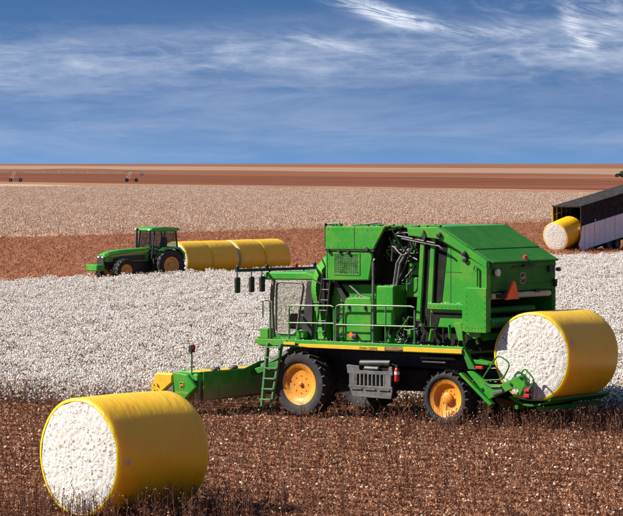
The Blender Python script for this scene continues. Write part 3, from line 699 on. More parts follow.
# cab
cabm = MB().box((0.16, -0.95, 2.05), (1.62, 0.95, 2.20)).box((0.16, -0.95, 2.20), (0.24, 0.95, 2.9))
cb = cabm.build('cab', SHADEGREEN, P, bevel=0.02)
for s_ in (1, -1):
    y_ = 0.95 * s_
    MB().prism([(1.62, 2.14), (1.50, 2.14), (1.56, 3.0), (1.50, 3.74), (1.60, 3.74), (1.68, 3.0)], y_ - 0.05, y_ + 0.04).build('front_pillar', TRIM, cb, bevel=0.015)
    MB().prism([(0.56, 2.14), (0.16, 2.14), (0.12, 3.74), (0.34, 3.74)], y_ - 0.05, y_ + 0.04).build('rear_pillar', BLACK, cb, bevel=0.015)
    fr = MB().tube(rounded([(1.46, y_, 2.24), (0.72, y_, 2.24), (0.60, y_, 3.0), (0.46, y_, 3.68), (1.44, y_, 3.68)], 0.18, 4), 0.035, 6, True).build('door_frame', TRIM, cb, True)
    MB().add([(1.49, y_, 2.2), (0.36, y_, 2.2), (0.34, y_, 3.72), (1.48, y_, 3.72)], [(0, 1, 2, 3)]).build('door_pane', GLASS, fr)
MB().add([(1.645, -0.90, 2.2), (1.645, 0.90, 2.2), (1.60, 0.90, 3.72), (1.60, -0.90, 3.72)], [(0, 1, 2, 3)]).build('windscreen', GLASS, cb)
MB().add([(0.203, -0.90, 2.9), (0.203, 0.90, 2.9), (0.203, 0.90, 3.70), (0.203, -0.90, 3.70)], [(0, 1, 2, 3)]).build('rear_pane', GLASS, cb)
MB().prism([(1.92, 3.79), (1.80, 3.95), (0.35, 3.98), (0.08, 3.90), (0.06, 3.76), (1.86, 3.735)], -1.02, 1.02).build('cab_roof', GREEN, cb, bevel=0.05)
st = MB().box((0.42, -0.28, 2.42), (0.95, 0.28, 2.58)); st.prism([(0.44, 2.56), (0.36, 3.22), (0.48, 3.26), (0.60, 2.58)], -0.26, 0.26); st.box((0.5, -0.22, 2.2), (0.86, 0.22, 2.42)); st.build('seat', SEATM, cb, bevel=0.05)
MB().tube([(1.44, 0, 2.2), (1.22, 0, 2.86)], 0.05, 8).tube([(1.20 + 0.16 * math.cos(t) * 0.5, 0.20 * math.sin(t), 2.88 + 0.16 * math.cos(t) * 0.6) for t in [2 * math.pi * i / 14 for i in range(14)]], 0.02, 6, True).build('steering_wheel', BLACK, cb, True)
MB().box((0.55, 0.36, 2.35), (1.25, 0.62, 2.78)).build('console', BLACK, cb, bevel=0.04)
MB().box((0.3, 0.99, 2.14), (0.62, 1.12, 2.35)).build('battery_box', GREEN, cb, bevel=0.02)
# light bar across the front of the roof, with lamps and hanging mirrors
lb = MB().tube([(1.80, 2.32, 4.03), (1.80, -1.62, 4.00)], 0.045, 8).tube([(1.80, 0.8, 3.94), (1.80, 0.8, 4.02)], 0.03, 6).tube([(1.80, -0.8, 3.94), (1.80, -0.8, 4.02)], 0.03, 6).build('light_bar', BLACK, P, True)
for i, y_ in enumerate((2.25, 0.92, -0.45, -1.32)):
    MB().lathe([(0.02, 4.03), (0.05, 4.07), (0.055, 4.14), (0.03, 4.17)], 10, 'z', (1.80, y_, 0)).build('work_lamp', RED if i == 2 else BLACK, lb, True)
for y_ in (2.22, 1.58, 1.10):
    mo = MB().tube([(1.84, y_, 4.0), (1.84, y_, 3.84)], 0.02, 6).prismx(rounded([(y_ - 0.09, 3.40, 0), (y_ + 0.09, 3.40, 0), (y_ + 0.10, 3.84, 0), (y_ - 0.10, 3.84, 0)], 0.05, 3), 1.79, 1.87)
    mo.build('mirror', BLACK, lb, bevel=0.01)
# air ducts sweeping up behind the cab
def duct(yc, w):
    out = spline([(-0.95, 4.62), (-0.52, 4.42), (-0.18, 4.02), (-0.06, 3.50), (-0.22, 2.90), (-0.30, 2.15)], 5)
    inn = spline([(-0.98, 4.05), (-0.70, 4.02), (-0.46, 3.80), (-0.36, 3.45), (-0.50, 2.95), (-0.62, 2.15)], 5)
    out = [Vector((p[0], p[1], 0)) for p in out]; inn = [Vector((p[0], p[1], 0)) for p in inn]
    m = MB()
    for i in range(len(out) - 1):
        m.prism([(out[i].x, out[i].y), (out[i + 1].x, out[i + 1].y), (inn[i + 1].x, inn[i + 1].y), (inn[i].x, inn[i].y)], yc - w, yc + w)
    o = m.build('air_duct', GREEN, P)
    bm = bmesh.new(); bm.from_mesh(o.data); bmesh.ops.remove_doubles(bm, verts=bm.verts, dist=0.0005)
    seen = {}
    for f in bm.faces: seen.setdefault(tuple(sorted(v.index for v in f.verts)), []).append(f)
    bmesh.ops.delete(bm, geom=[f for fl in seen.values() if len(fl) > 1 for f in fl], context='FACES')
    bmesh.ops.recalc_face_normals(bm, faces=bm.faces); bm.to_mesh(o.data); bm.free(); shade(o, 35)
    mb = MB()
    for i in (6, 12, 18): 
        a, b = out[i], inn[i]; mb.tube([(a.x, yc + w + 0.005, a.y), (b.x, yc + w + 0.005, b.y)], 0.018, 5)
    tag(mb.build('duct_seam', BLACK, o), kind='stuff')
for yc in (1.05, 0.35, -0.35, -1.05): duct(yc, 0.27)
MB().prism([(-0.42, 3.90), (-0.62, 3.98), (-0.70, 3.6), (-0.66, 2.9), (-0.48, 2.9), (-0.36, 3.4)], 1.325, 1.335).build('duct_opening', SHADEBLK, P)
# cotton accumulator
ac = MB().prism([(-0.67, 5.27), (-2.70, 5.30), (-2.30, 4.66), (-0.67, 4.64)], 1.40, 1.5).build('accumulator', GREEN, P, bevel=0.02)
MB().prism([(-0.66, 5.24), (-2.55, 5.24), (-2.20, 3.84), (-0.70, 3.84)], -1.5, 1.34).build('accumulator_bin', SHADEBLK, ac)  # painted black so the accumulator's rear faces look shaded
MB().prism([(-0.62, 5.26), (-2.66, 5.29), (-2.62, 5.23), (-0.62, 5.22)], -1.5, 1.38).build('bin_top', GREEN, ac)
MB().box((-0.61, -1.5, 3.80), (-0.65, 1.38, 5.20)).build('bin_front', GREEN, ac)
MB().prism([(-0.71, 4.60), (-2.22, 4.62), (-2.25, 4.45), (-2.13, 3.82), (-0.72, 3.78)], 1.36, 1.46).build('lower_panel', GREEN, ac, bevel=0.03)
MB().box((-0.66, 1.345, 4.61), (-2.32, 1.485, 4.655)).build('seam', BLACK, ac)
wf = MB()
wf.box((-0.94, 1.46, 3.95), (-1.83, 1.475, 3.99)).box((-0.94, 1.46, 4.52), (-1.83, 1.475, 4.56)).box((-0.94, 1.46, 3.99), (-0.98, 1.475, 4.52)).box((-1.79, 1.46, 3.99), (-1.83, 1.475, 4.52)).build('screen_frame', GREEN, ac)
MESHM = mat('screen_backing', (0.012, 0.055, 0.012), 0.9, c2=(0.10, 0.22, 0.07), nscale=3.5, lo=0.42, hi=0.58, c3=(0.5, 0.5, 0.42), n3=16, amt3=0.5)
sc_ = MB().box((-0.98, 1.452, 3.99), (-1.79, 1.463, 4.52)).build('screen', MESHM, ac)
m = MB()
for i in range(1, 13): m.box((-0.98 - i * 0.0623 + 0.006, 1.463, 3.99), (-0.98 - i * 0.0623 - 0.006, 1.472, 4.52))
for i in range(1, 9): m.box((-0.98, 1.464, 3.99 + i * 0.0589 - 0.006), (-1.79, 1.470, 3.99 + i * 0.0589 + 0.006))
m.build('screen_wire', SHADEGREEN, sc_)
m = MB(); rr_ = random.Random(4)
for i in range(26):
    x = rr_.uniform(-0.7, -4.4); y = rr_.choice((1.40, 1.3, 0.8)); l_ = rr_.uniform(0.06, 0.25); h_ = rr_.uniform(0.02, 0.07)
    m.box((x, y - 0.05, 5.28), (x - l_, y + 0.05, 5.29 + h_))
tag(m.build('top_fittings', SHADEGREEN, P, bevel=0.01), kind='stuff')
m = MB().tube([(-0.66, 1.46, 4.7), (-0.66, 1.46, 5.36)], 0.03, 6).tube([(-0.60, 1.40, 5.33), (-1.10, 1.40, 5.36)], 0.035, 6).tube([(-1.9, 1.40, 5.34), (-2.4, 1.40, 5.39), (-2.55, 1.40, 5.31)], 0.03, 6)
tag(m.build('top_rail', BLACK, P, True), kind='stuff')
m = MB()
for x, z_ in ((-0.78, 4.60), (-1.15, 4.60), (-1.45, 4.57), (-2.1, 4.68)): m.lathe([(0.05, 1.47), (0.05, 1.53)], 8, c=(x, 0, z_))
tag(m.build('latch', BLACK, ac), kind='stuff')
# dark bay with fans, pipes and hoses between accumulator and builder
MB().box((-2.2, -1.3, 2.15), (-3.75, 0.92, 5.24)).build('engine_bay', SHADEBLK, P)
MB().box((-0.72, -1.3, 2.15), (-2.2, 0.95, 3.76)).build('cleaning_bay', SHADEBLK, P)
MB().prism([(-0.95, 3.70), (-2.25, 3.72), (-2.2, 3.36), (-1.35, 3.30)], 1.0, 1.20).build('funnel', SHADEGREEN, P, bevel=0.03)
MB().tube([(-1.40, 1.34, 3.66), (-1.78, 1.36, 3.40), (-1.95, 1.36, 3.34)], 0.025, 6).build('pipe', STEEL, P, True)
MB().prism([(-0.72, 3.72), (-0.62, 3.0), (-0.68, 2.15), (-1.28, 2.15), (-1.15, 2.95), (-0.95, 3.4)], 0.96, 1.16).build('side_shield', GREEN, P, bevel=0.03)
# leaning service ladder behind the cab
sl = MB()
for (a, b) in (((-0.50, 1.36, 4.0), (-0.36, 1.52, 2.15)), ((-0.78, 1.36, 4.0), (-0.66, 1.52, 2.15))): sl.tube([a, b], 0.026, 6)
slo = sl.build('service_ladder', BLACK, P, True)
for i in range(6):
    t = 0.10 + i * 0.155; z_ = 4.0 - 1.85 * t
    MB().tube([(-0.50 + 0.14 * t, 1.36 + 0.16 * t, z_), (-0.78 + 0.12 * t, 1.36 + 0.16 * t, z_)], 0.018, 5).build('rung', BLACK, slo)
m = MB().tube([(-1.02, 1.40, 3.1), (-1.02, 1.40, 2.15)], 0.025, 5).tube([(-1.22, 1.40, 3.1), (-1.22, 1.40, 2.15)], 0.025, 5)
for i in range(4):
    z_ = 2.2 + i * 0.22; m.tube([(-1.02, 1.40, z_), (-1.22, 1.40, z_ + 0.22)], 0.018, 5)
m.build('lattice', BLACK, P)
m = MB().prism([(-0.80, 3.78), (-0.92, 3.78), (-1.42, 3.10), (-1.40, 2.9), (-1.30, 2.95)], 1.18, 1.30); m.build('brace', BLACK, P)
# service box and oil tank
bo = MB().prism([(-1.36, 2.15), (-1.36, 3.22), (-1.44, 3.34), (-2.24, 3.36), (-2.30, 3.24), (-2.27, 2.17)], 1.0, 1.55).build('service_box', GREEN, P, bevel=0.03)
for x in (-1.50, -2.05): MB().box((x, 1.55, 3.02), (x - 0.05, 1.59, 3.14)).build('handle', BLACK, bo)
MB().box((-1.37, 1.550, 2.60), (-2.27, 1.556, 2.625)).build('seam', BLACK, bo)
MB().lathe([(0.07, 1.55), (0.07, 1.60)], 12, c=(-1.62, 0, 2.33)).build('filler_cap', ORANGE, bo, True)
MB().lathe([(0.085, 1.55), (0.085, 1.63), (0.04, 1.65)], 12, c=(-1.76, 0, 2.28)).build('gauge', BLACK, bo, True)
MB().box((-2.47, 0.93, 2.62), (-3.05, 1.60, 3.69)).build('oil_tank', GREEN, P, bevel=0.03)
MB().tube([(-2.36, 1.58, 2.15), (-2.36, 1.58, 4.32), (-2.34, 1.50, 4.40)], 0.035, 8).build('stand_pipe', GREYP, P, True)
m = MB().tube([(-2.88, 1.35, 3.69), (-2.95, 1.30, 4.3), (-3.2, 1.2, 4.75)], 0.035, 8).tube([(-2.98, 1.35, 3.69), (-3.06, 1.30, 4.3), (-3.28, 1.2, 4.7)], 0.035, 8)
m.build('pipe', STEEL, P, True)
MB().lathe([(0.14, 1.0), (0.17, 1.06), (0.17, 1.22), (0.10, 1.28)], 14, c=(-2.82, 0, 4.76)).build('elbow', GREYP, P, True)
MB().lathe([(0.30, 0.93), (0.30, 1.05), (0.22, 1.08), (0.06, 1.12)], 18, c=(-3.05, 0, 4.62)).build('fan_housing', BLACK, P, True)
m = MB().box((-3.15, 0.93, 3.98), (-3.72, 1.05, 4.34)).box((-3.12, 0.93, 3.38), (-3.62, 1.12, 3.92)); m.build('inner_panel', GREEN, P, bevel=0.02)
hr = random.Random(11)
def hose(x0, x1, z0, z1, y0, y1, r, m_, n=4):
    pts = [(hr.uniform(x0, x1), hr.uniform(y0, y1), hr.uniform(z0, z1)) for _ in range(n)]
    pts.sort(key=lambda p: p[2] if (z1 - z0) > abs(x1 - x0) else p[0])
    MB().tube(spline(pts, 5), r, 6).build('hose', m_, P, True)
for i in range(16): hose(-2.6, -3.7, 4.3, 5.2, 1.0, 1.45, hr.uniform(0.012, 0.026), hr.choice((BLACK, BLACK, BLACK, GREYP, SHADEGREEN)))
for i in range(8): hose(-2.7, -3.5, 3.5, 5.1, 1.0, 1.3, hr.uniform(0.012, 0.022), hr.choice((BLACK, BLACK, STEEL)), 3)
for i in range(22): hose(-2.45, -3.75, 2.16, 2.95, 1.0, 1.55, hr.uniform(0.012, 0.024), hr.choice((BLACK, BLACK, GREYP, GREEN)))
for i in range(14):
    x, z_ = hr.uniform(-2.5, -5.1), hr.uniform(2.14, 2.42 if hr.random() < 0.6 else 2.7); w_ = hr.uniform(0.05, 0.16)
    MB().box((x, 1.2, z_), (x - w_, 1.2 + hr.uniform(0.1, 0.35), z_ + hr.uniform(0.06, 0.2))).build('valve_block', hr.choice((GREEN, BLACK, GREEN, GREYP)), P, bevel=0.01)
m = MB().prism([(-2.55, 2.15), (-2.55, 2.42), (-3.25, 2.15)], 1.0, 1.30); m.build('gusset', GREEN, P, bevel=0.02)
MB().box((-2.56, 0.93, 2.30), (-2.85, 1.2, 2.66)).build('pump_cover', GREEN, P, bevel=0.02)
# round module builder
mbd = MB().prism([(-4.30, 5.26), (-4.56, 5.28), (-5.40, 4.82), (-5.40, 2.62), (-3.86, 2.62), (-3.90, 3.2)], 1.42, 1.52).build('module_builder', GREEN, P, bevel=0.02)
MB().prism([(-3.80, 5.26), (-4.56, 5.28), (-6.12, 4.40), (-6.12, 2.58), (-3.86, 2.62)], -1.70, -1.55).build('side_wall', GREEN, mbd, bevel=0.02)
MB().prism([(-3.80, 2.03), (-3.80, 5.1), (-4.9, 5.0), (-4.95, 2.75), (-5.75, 2.45), (-5.75, 2.03)], -1.5, 1.40).build('bale_chamber', SHADEBLK, mbd)  # its low rear part is a near-black fill for shade over the deck
# sloping posts and dark slots on the near wall
MB().prism([(-3.93, 5.04), (-4.08, 5.04), (-3.93, 2.80), (-3.78, 2.80)], 1.535, 1.60).build('post', GREEN, mbd, bevel=0.02)
MB().prism([(-4.27, 5.04), (-4.42, 5.04), (-4.32, 3.22), (-4.15, 3.22)], 1.535, 1.60).build('post', GREEN, mbd, bevel=0.02)
MB().prism([(-4.06, 5.02), (-4.29, 5.02), (-4.17, 2.64), (-3.92, 2.64)], 1.521, 1.53).build('slot', SHADEBLK, mbd)
MB().prism([(-4.40, 4.98), (-4.76, 4.82), (-4.58, 3.28), (-4.30, 3.28)], 1.521, 1.53).build('slot', SHADEBLK, mbd)
MB().prism([(-3.55, 5.28), (-4.54, 5.31), (-6.14, 4.42), (-6.14, 4.22), (-5.36, 4.62), (-4.62, 4.98), (-3.6, 5.06)], 1.55, 1.70).build('top_rail', GREEN, mbd, bevel=0.02)
MB().box((-4.18, 1.536, 3.10), (-5.34, 1.64, 3.27)).build('cross_beam', GREEN, mbd, bevel=0.02)
MB().prism([(-4.22, 3.02), (-5.32, 3.02), (-5.32, 2.90), (-4.50, 2.90), (-4.42, 2.62), (-4.22, 2.62)], 1.521, 1.535).build('slot', SHADEBLK, mbd)
MB().prism([(-5.34, 2.55), (-6.14, 2.55), (-6.14, 4.22), (-5.34, 4.60)], 1.50, 1.695).build('corner_panel', GREEN, mbd, bevel=0.015)
MB().box((-5.47, 1.70, 2.53), (-6.16, 1.755, 3.72)).build('access_panel', GREEN, mbd, bevel=0.015)
MB().tube([(-5.86, 1.74, 4.24), (-5.86, 1.74, 3.76)], 0.022, 6).tube([(-5.86, 1.74, 4.24), (-5.78, 1.74, 4.30), (-5.74, 1.74, 4.2)], 0.02, 6).build('lift_handle', SHADEGREEN, mbd, True)
for (x, z_) in ((-4.62, 5.10), (-5.42, 4.62), (-5.45, 4.46)): MB().lathe([(0.075, 1.70), (0.075, 1.755), (0.03, 1.77)], 10, c=(x, 0, z_)).build('pivot_pin', BLACK, mbd, True)
m = MB().tube([(-3.25, 1.5, 4.98), (-4.62, 1.72, 4.80), (-4.75, 1.72, 4.72)], 0.03, 6).tube([(-3.1, 1.5, 5.05), (-4.5, 1.73, 4.88)], 0.025, 6); m.build('hose', BLACK, P, True)
m = MB().prism([(-4.05, 5.06), (-4.12, 5.22), (-4.20, 5.06), (-4.14, 4.92)], 1.70, 1.73); m.build('bracket', BLACK, P)
# roof skins
MB().prism([(-4.54, 5.315), (-5.60, 4.735), (-5.60, 4.69), (-4.56, 5.27)], -1.70, 1.49).build('roof_panel', SHADEGREEN, mbd, bevel=0.008)  # shade on the slope is put into the darker green
MB().prism([(-5.61, 4.715), (-6.20, 4.40), (-6.20, 4.355), (-5.61, 4.67)], -1.72, 1.49).build('roof_panel', SHADEGREEN, mbd, bevel=0.008)
MB().prism([(-4.54, 5.31), (-4.40, 5.33), (-2.75, 5.31), (-2.75, 5.26), (-4.54, 5.25)], -1.66, 1.30).build('top_cover', GREEN, mbd, bevel=0.01)
# rear gate
gt_ = MB().box((-6.02, -1.66, 3.60), (-6.14, 1.49, 4.35)).build('rear_gate', SHADEGREEN, P, bevel=0.02)  # darker green carries the shade of the rear side
MB().box((-6.14, -1.64, 4.22), (-6.165, 1.47, 4.35)).build('upper_lip', SHADEGREEN, gt_, bevel=0.008)
MB().box((-6.14, -1.64, 3.62), (-6.16, 1.47, 3.78)).build('lower_lip', SHADEGREEN, gt_, bevel=0.008)
m = MB().box((-6.15, 0.55, 4.225), (-6.19, -0.35, 4.27)).box((-6.19, 0.05, 4.24), (-6.24, -0.45, 4.30)); m.build('hinge', BLACK, gt_)
emblem(P, lambda a, b, d: (-6.142 - d, -0.02 - a, 3.93 + b), 0.30, back=BUFF)
MB().tube([(-6.08, 1.46, 3.49), (-6.08, -1.42, 3.49)], 0.085, 12).build('wrap_roll', BUFF, P, True)
for y_ in (0.85, -0.72): MB().box((-6.0, y_ - 0.13, 3.55), (-6.20, y_ + 0.13, 3.60)).build('roll_bracket', BLACK, P, bevel=0.01)
MB().box((-6.15, 1.24, 3.46), (-6.17, 1.10, 3.50)).build('roll_marking', RED, P)
MB().tube([(-5.90, 1.46, 3.10), (-5.90, -0.9, 3.10)], 0.09, 12).build('roller', SHADEGREEN, P, True)
MB().tube([(-6.02, 1.48, 2.78), (-6.02, -1.5, 2.78)], 0.14, 14).build('roller', GREEN, P, True)
MB().tube([(-5.88, 1.46, 2.42), (-5.88, -1.46, 2.42)], 0.11, 12).build('roller', SHADEGREEN, P, True)
tv = [(1.22, 3.42), (0.62, 3.42), (0.80, 3.86), (0.90, 3.86)]
sm = MB().prismx(tv, -6.43, -6.45).build('warning_triangle', ORANGE, P)
MB().prismx([(1.27, 3.40), (0.60, 3.40), (0.79, 3.89), (0.93, 3.89)], -6.41, -6.43).build('triangle_border', LAMPR, sm)
MB().box((-6.15, 1.30, 3.44), (-6.40, 1.00, 3.55)).build('triangle_bracket', BLACK, P)
m = MB().lathe([(0.075, 4.36), (0.075, 4.43), (0.065, 4.52), (0.02, 4.55)], 12, 'z', (-6.10, -0.22, 0)); m.build('beacon', LAMPR, P, True)
m = MB().lathe([(0.02, -6.20), (0.09, -6.23), (0.10, -6.30)], 12, 'x', (0, 1.38, 4.12)); m.build('rear_lamp', WHITE, P, True)
m = MB().box((-6.14, 1.30, 4.05), (-6.24, 1.46, 4.18)).box((-6.14, -1.24, 4.06), (-6.22, -1.46, 4.24)).box((-6.14, -1.50, 3.66), (-6.24, -1.60, 3.86)); m.build('lamp_bracket', BLACK, P)
m = MB().lathe([(0.05, -6.10), (0.06, -6.2)], 8, 'x', (0, -1.78, 4.12)); m.build('rear_lamp', GREYP, P, True)
m = MB().prism([(-6.12, 2.6), (-6.0, 2.6), (-6.0, 3.6), (-6.12, 3.6)], -1.70, -1.56); m.build('rear_post', SHADEGREEN, P)
# rods and arms under the builder
for i in range(9):
    x = -4.0 - i * 0.22; z_ = 2.2 + hr.random() * 0.15
    MB().tube([(x, 1.55, z_), (x - hr.uniform(-0.15, 0.2), 1.60, z_ + hr.uniform(0.2, 0.42))], hr.uniform(0.025, 0.05), 6).build('link_arm', hr.choice((GREEN, GREEN, BLACK)), P, True)
MB().prism([(-5.05, 2.75), (-5.30, 2.78), (-5.36, 2.30), (-5.20, 2.30)], 1.56, 1.66).build('lever', GREEN, P, bevel=0.01)
MB().prism([(-5.30, 2.72), (-5.86, 2.60), (-5.86, 2.42), (-5.70, 2.36), (-5.34, 2.56)], 1.56, 1.66).build('lever', GREEN, P, bevel=0.01)
# rear bale carrier
MB().prism([(-5.40, 2.09), (-5.46, 2.09), (-5.82, 1.56), (-5.58, 1.56), (-5.40, 1.95)], 1.60, 1.74).build('fender_plate', SHADEGREEN, P, bevel=0.01)
MB().prism([(-5.66, 1.82), (-6.16, 1.74), (-6.18, 1.68), (-5.70, 1.70)], 1.30, 1.66).build('gate_step', GREEN, P, bevel=0.01)
MB().box((-5.80, 1.68, 1.58), (-6.02, 1.74, 1.66)).build('tail_lamp', LAMPR, P, bevel=0.01)
for s_ in (1, -1):
    ya, yb = (1.58, 1.70) if s_ > 0 else (-1.70, -1.58)
    MB().prism([(-5.28, 1.42), (-5.35, 1.46), (-6.34, 0.68), (-6.26, 0.62)], ya, yb + 0.06 * (s_ > 0)).build('carrier_rail', GREEN, P, bevel=0.01)
    pts = [(468.7, 372), (474.5, 370.6), (489, 384.4), (501.4, 385), (524, 373.5), (527, 378.6), (526, 385), (524, 389), (521, 396), (518, 388), (513.8, 388.8), (503.6, 393), (490.5, 399)]
    CPOLY = [(-5.50, 1.49), (-5.70, 1.53), (-6.16, 1.19), (-6.55, 1.19), (-7.27, 1.51), (-7.37, 1.38), (-7.34, 1.21), (-7.28, 1.11), (-7.18, 0.92), (-7.09, 1.13), (-6.95, 1.10), (-6.62, 0.97), (-6.21, 0.79)]
    arm = MB().prism(CPOLY, ya, yb).build('carrier_arm', GREEN, P, bevel=0.012)
    for (x, z_) in ((-6.0, 1.05), (-6.62, 1.08), (-6.9, 1.22), (-7.2, 1.40)): MB().lathe([(0.035, yb), (0.035, yb + 0.03)], 8, c=(x, 0, z_)).build('bolt', BLACK, arm)
MB().prism([(-6.32, 0.98), (-6.66, 1.07), (-6.64, 1.00), (-6.34, 0.90)], 1.70, 1.74).build('latch_plate', STEEL, P)
MB().tube([(-6.08, 1.70, 1.22), (-6.3, 1.72, 1.12), (-6.6, 1.72, 1.14)], 0.025, 6).build('hose', BLACK, P, True)
for q in ([(-6.00, 1.28), (-6.52, 1.99), (-6.92, 1.76), (-6.66, 1.33)], [(-7.24, 1.52), (-7.35, 1.66), (-7.68, 1.36), (-7.46, 1.05)]):
    path = rounded([(a, 1.74, b) for a, b in q], 0.16, 5); MB().tube(path, 0.021, 6, True).build('guard_loop', SHADEGREEN, P, True)
for (za, zb, m_) in ((1.05, 1.14, LAMPR), (0.90, 1.01, LAMPR)): MB().box((-7.36, 1.74, za), (-7.52, 1.79, zb - 0.02)).build('tail_lamp', m_, P, bevel=0.01)
MB().box((-7.30, 1.70, 0.84), (-7.60, 1.745, 1.18)).build('lamp_housing', BLACK, P, bevel=0.01)
# cradle under the bale: two long beams and curved cross arms
cd = MB()
arc = [(-7.35 + 1.235 * math.cos(t), 1.93 + 1.235 * math.sin(t)) for t in [R(-122) + i * R(64) / 8 for i in range(9)]]
arc2 = [(p[0], p[1] - 0.05) for p in arc]
for i in range(8): cd.prism([arc[i], arc[i + 1], arc2[i + 1], arc2[i]], -1.45, 1.46)
cd.box((-6.9, -1.5, 0.56), (-7.0, 1.52, 0.66)).box((-7.62, -1.5, 0.54), (-7.72, 1.52, 0.64))
cd.build('cradle', SHADEGREEN, P)
MB().prism([(-5.2, 1.0), (-7.4, 0.60), (-7.4, 0.50), (-5.2, 0.82)], -0.6, 0.6).build('carrier_beam', SHADEBLK, P)

m = MB()
for x, z_ in [(-5.40 - 0.10 * i, 2.66 + 0 * i) for i in range(7)] + [(-5.52, 2.7 + 0.16 * i) for i in range(6)] + [(-6.10, 2.7 + 0.16 * i) for i in range(6)]: m.lathe([(0.010, 1.755), (0.010, 1.768)], 6, c=(x, 0, z_))
for i in range(11): m.lathe([(0.010, 1.50), (0.010, 1.513)], 6, c=(-0.78 - 0.16 * i, 0, 4.72)); m.lathe([(0.010, 1.50), (0.010, 1.513)], 6, c=(-0.78 - 0.165 * i, 0, 5.20))
for i in range(9): m.lathe([(0.010, 1.64), (0.010, 1.652)], 6, c=(-4.28 - 0.125 * i, 0, 3.185))
tag(m.build('bolts', SHADEGREEN, P), kind='stuff')
m = MB().box((-1.66, 1.50, 4.66), (-1.675, 1.504, 5.28)).box((-4.86, 1.52, 3.28), (-4.875, 1.524, 4.82)).box((-4.72, 1.52, 4.10), (-5.34, 1.523, 4.115))
tag(m.build('panel_seams', BLACK, P), kind='stuff')
m = Plant(); lr = random.Random(8)
def caught(n_, x0, x1, y0, y1, z_):
    for _ in range(n_): m.blob((lr.uniform(x0, x1), lr.uniform(y0, y1), z_ + lr.uniform(0, 0.015)), lr.uniform(0.005, 0.015), lr, 0, (1.6, 1, 0.6))
caught(46, -5.3, 0.5, 1.62, 1.75, 2.145); caught(30, -2.3, -3.8, 1.0, 1.6, 2.17); caught(14, -1.4, -2.25, 1.3, 1.54, 3.37); caught(22, -0.7, -2.6, 1.2, 1.48, 5.30)
caught(16, -2.5, -3.0, 1.2, 1.58, 3.70); caught(16, -4.2, -5.3, 1.54, 1.63, 3.275); caught(60, HB - 0.1 if 'HB' in globals() else 2.3, 3.0, 0.2, 3.2, 1.24); caught(18, 0.4, 1.4, 1.0, 1.7, 2.14); caught(12, -5.6, -6.6, 1.6, 1.7, 1.25)
lm = bpy.data.meshes.new('caught_lint'); lm.from_pydata(m.v, [], m.f); lm.materials.append(LINT); lo_ = bpy.data.objects.new('caught_lint', lm); col.objects.link(lo_); lo_.parent = P; lo_['kind'] = 'stuff'
# header: six picking units on a cross beam
HB = 2.42
MB().box((HB, -3.25, 0.98), (HB + 0.18, 3.25, 1.16)).build('header_beam', DUSTY, P, bevel=0.02)
for i in range(6):
    yc = 2.72 - i * 1.09
    bk = MB().prism([(HB + 0.02, 0.42), (HB - 0.02, 0.98), (HB + 0.12, 1.20), (HB + 0.75, 1.24), (HB + 0.80, 0.40)], yc - 0.46, yc + 0.46).build('row_unit', DUSTY, P, bevel=0.03)
    for d in (-0.33, 0.33):
        MB().prism([(HB + 0.80, 0.36), (HB + 0.75, 1.20), (HB + 1.0, 1.16), (HB + 1.62, 0.42), (HB + 1.66, 0.30)], yc + d - 0.12, yc + d + 0.12).build('snout', YELLOW, bk, bevel=0.05)
    MB().prism([(HB - 0.03, 0.42), (HB - 0.10, 0.78), (HB - 0.05, 1.04), (HB + 0.05, 0.99)], yc - 0.30, yc + 0.30).build('unit_door', DUSTY, bk, bevel=0.02)
MB().box((HB - 0.04, -0.4, 1.205), (HB + 0.60, 3.05, 1.235)).build('walkway_top', YELLOW, P, bevel=0.01)
MB().prismx([(3.15, 0.45), (3.15, 1.20), (1.4, 1.22), (0.6, 1.42), (-1.0, 1.45), (-1.0, 0.50)], HB - 0.14, HB - 0.11).build('rear_shield', DUSTY, P, bevel=0.01)
for y_ in (2.35, 1.55): 
    MB().lathe([(0.13, 1.24), (0.15, 1.28), (0.10, 1.33)], 12, 'z', (HB + 0.1, y_, 0)).tube([(HB + 0.05, y_, 1.3), (HB - 0.05, y_ + 0.3, 1.22)], 0.03, 6).build('gearbox', GREYP, P, True)
# left end shield and yellow nose
es = MB().prism([(HB + 0.78, 1.22), (HB + 0.26, 1.16), (HB - 0.06, 0.82), (HB + 0.38, 0.44), (HB + 0.70, 0.42)], 3.27, 3.40).build('end_shield', GREEN, P, bevel=0.03)
emblem(es, lambda a, b, d: (HB + 0.44 - a, 3.40 + d, 0.86 + b), 0.18)
lettering(es, 'JOHN DEERE', 0.075, lambda a, b, d: (HB + 0.44 - a, 3.40 + d, 0.63 + b), YELLOW)
MB().prism([(HB + 0.80, 1.17), (HB + 1.46, 1.17), (HB + 1.62, 0.74), (HB + 1.60, 0.40), (HB + 1.20, 0.62), (HB + 0.82, 0.90)], 3.10, 3.36).build('end_nose', YELLOW, P, bevel=0.05)
MB().prism([(HB + 0.80, 0.88), (HB + 1.20, 0.60), (HB + 1.10, 0.42), (HB + 0.78, 0.42)], 3.12, 3.33).build('nose_skirt', GREYP, P, bevel=0.02)
mk = MB().tube([(HB + 0.25, 3.20, 1.16), (HB + 0.25, 3.20, 1.80)], 0.022, 6).build('marker_pole', RAILG, P, True)
MB().box((HB + 0.18, 3.12, 1.76), (HB + 0.32, 3.28, 1.98)).build('marker_head', BLACK, mk, bevel=0.02)
MB().box((HB + 0.165, 3.14, 1.86), (HB + 0.18, 3.26, 1.96)).build('reflector', LAMPR, mk)
for y_ in (0.9, -0.9): MB().prism([(0.5, 1.5), (0.5, 1.75), (HB, 1.15), (HB, 0.98)], y_ - 0.08, y_ + 0.08).build('lift_arm', SHADEGREEN, P, bevel=0.02)
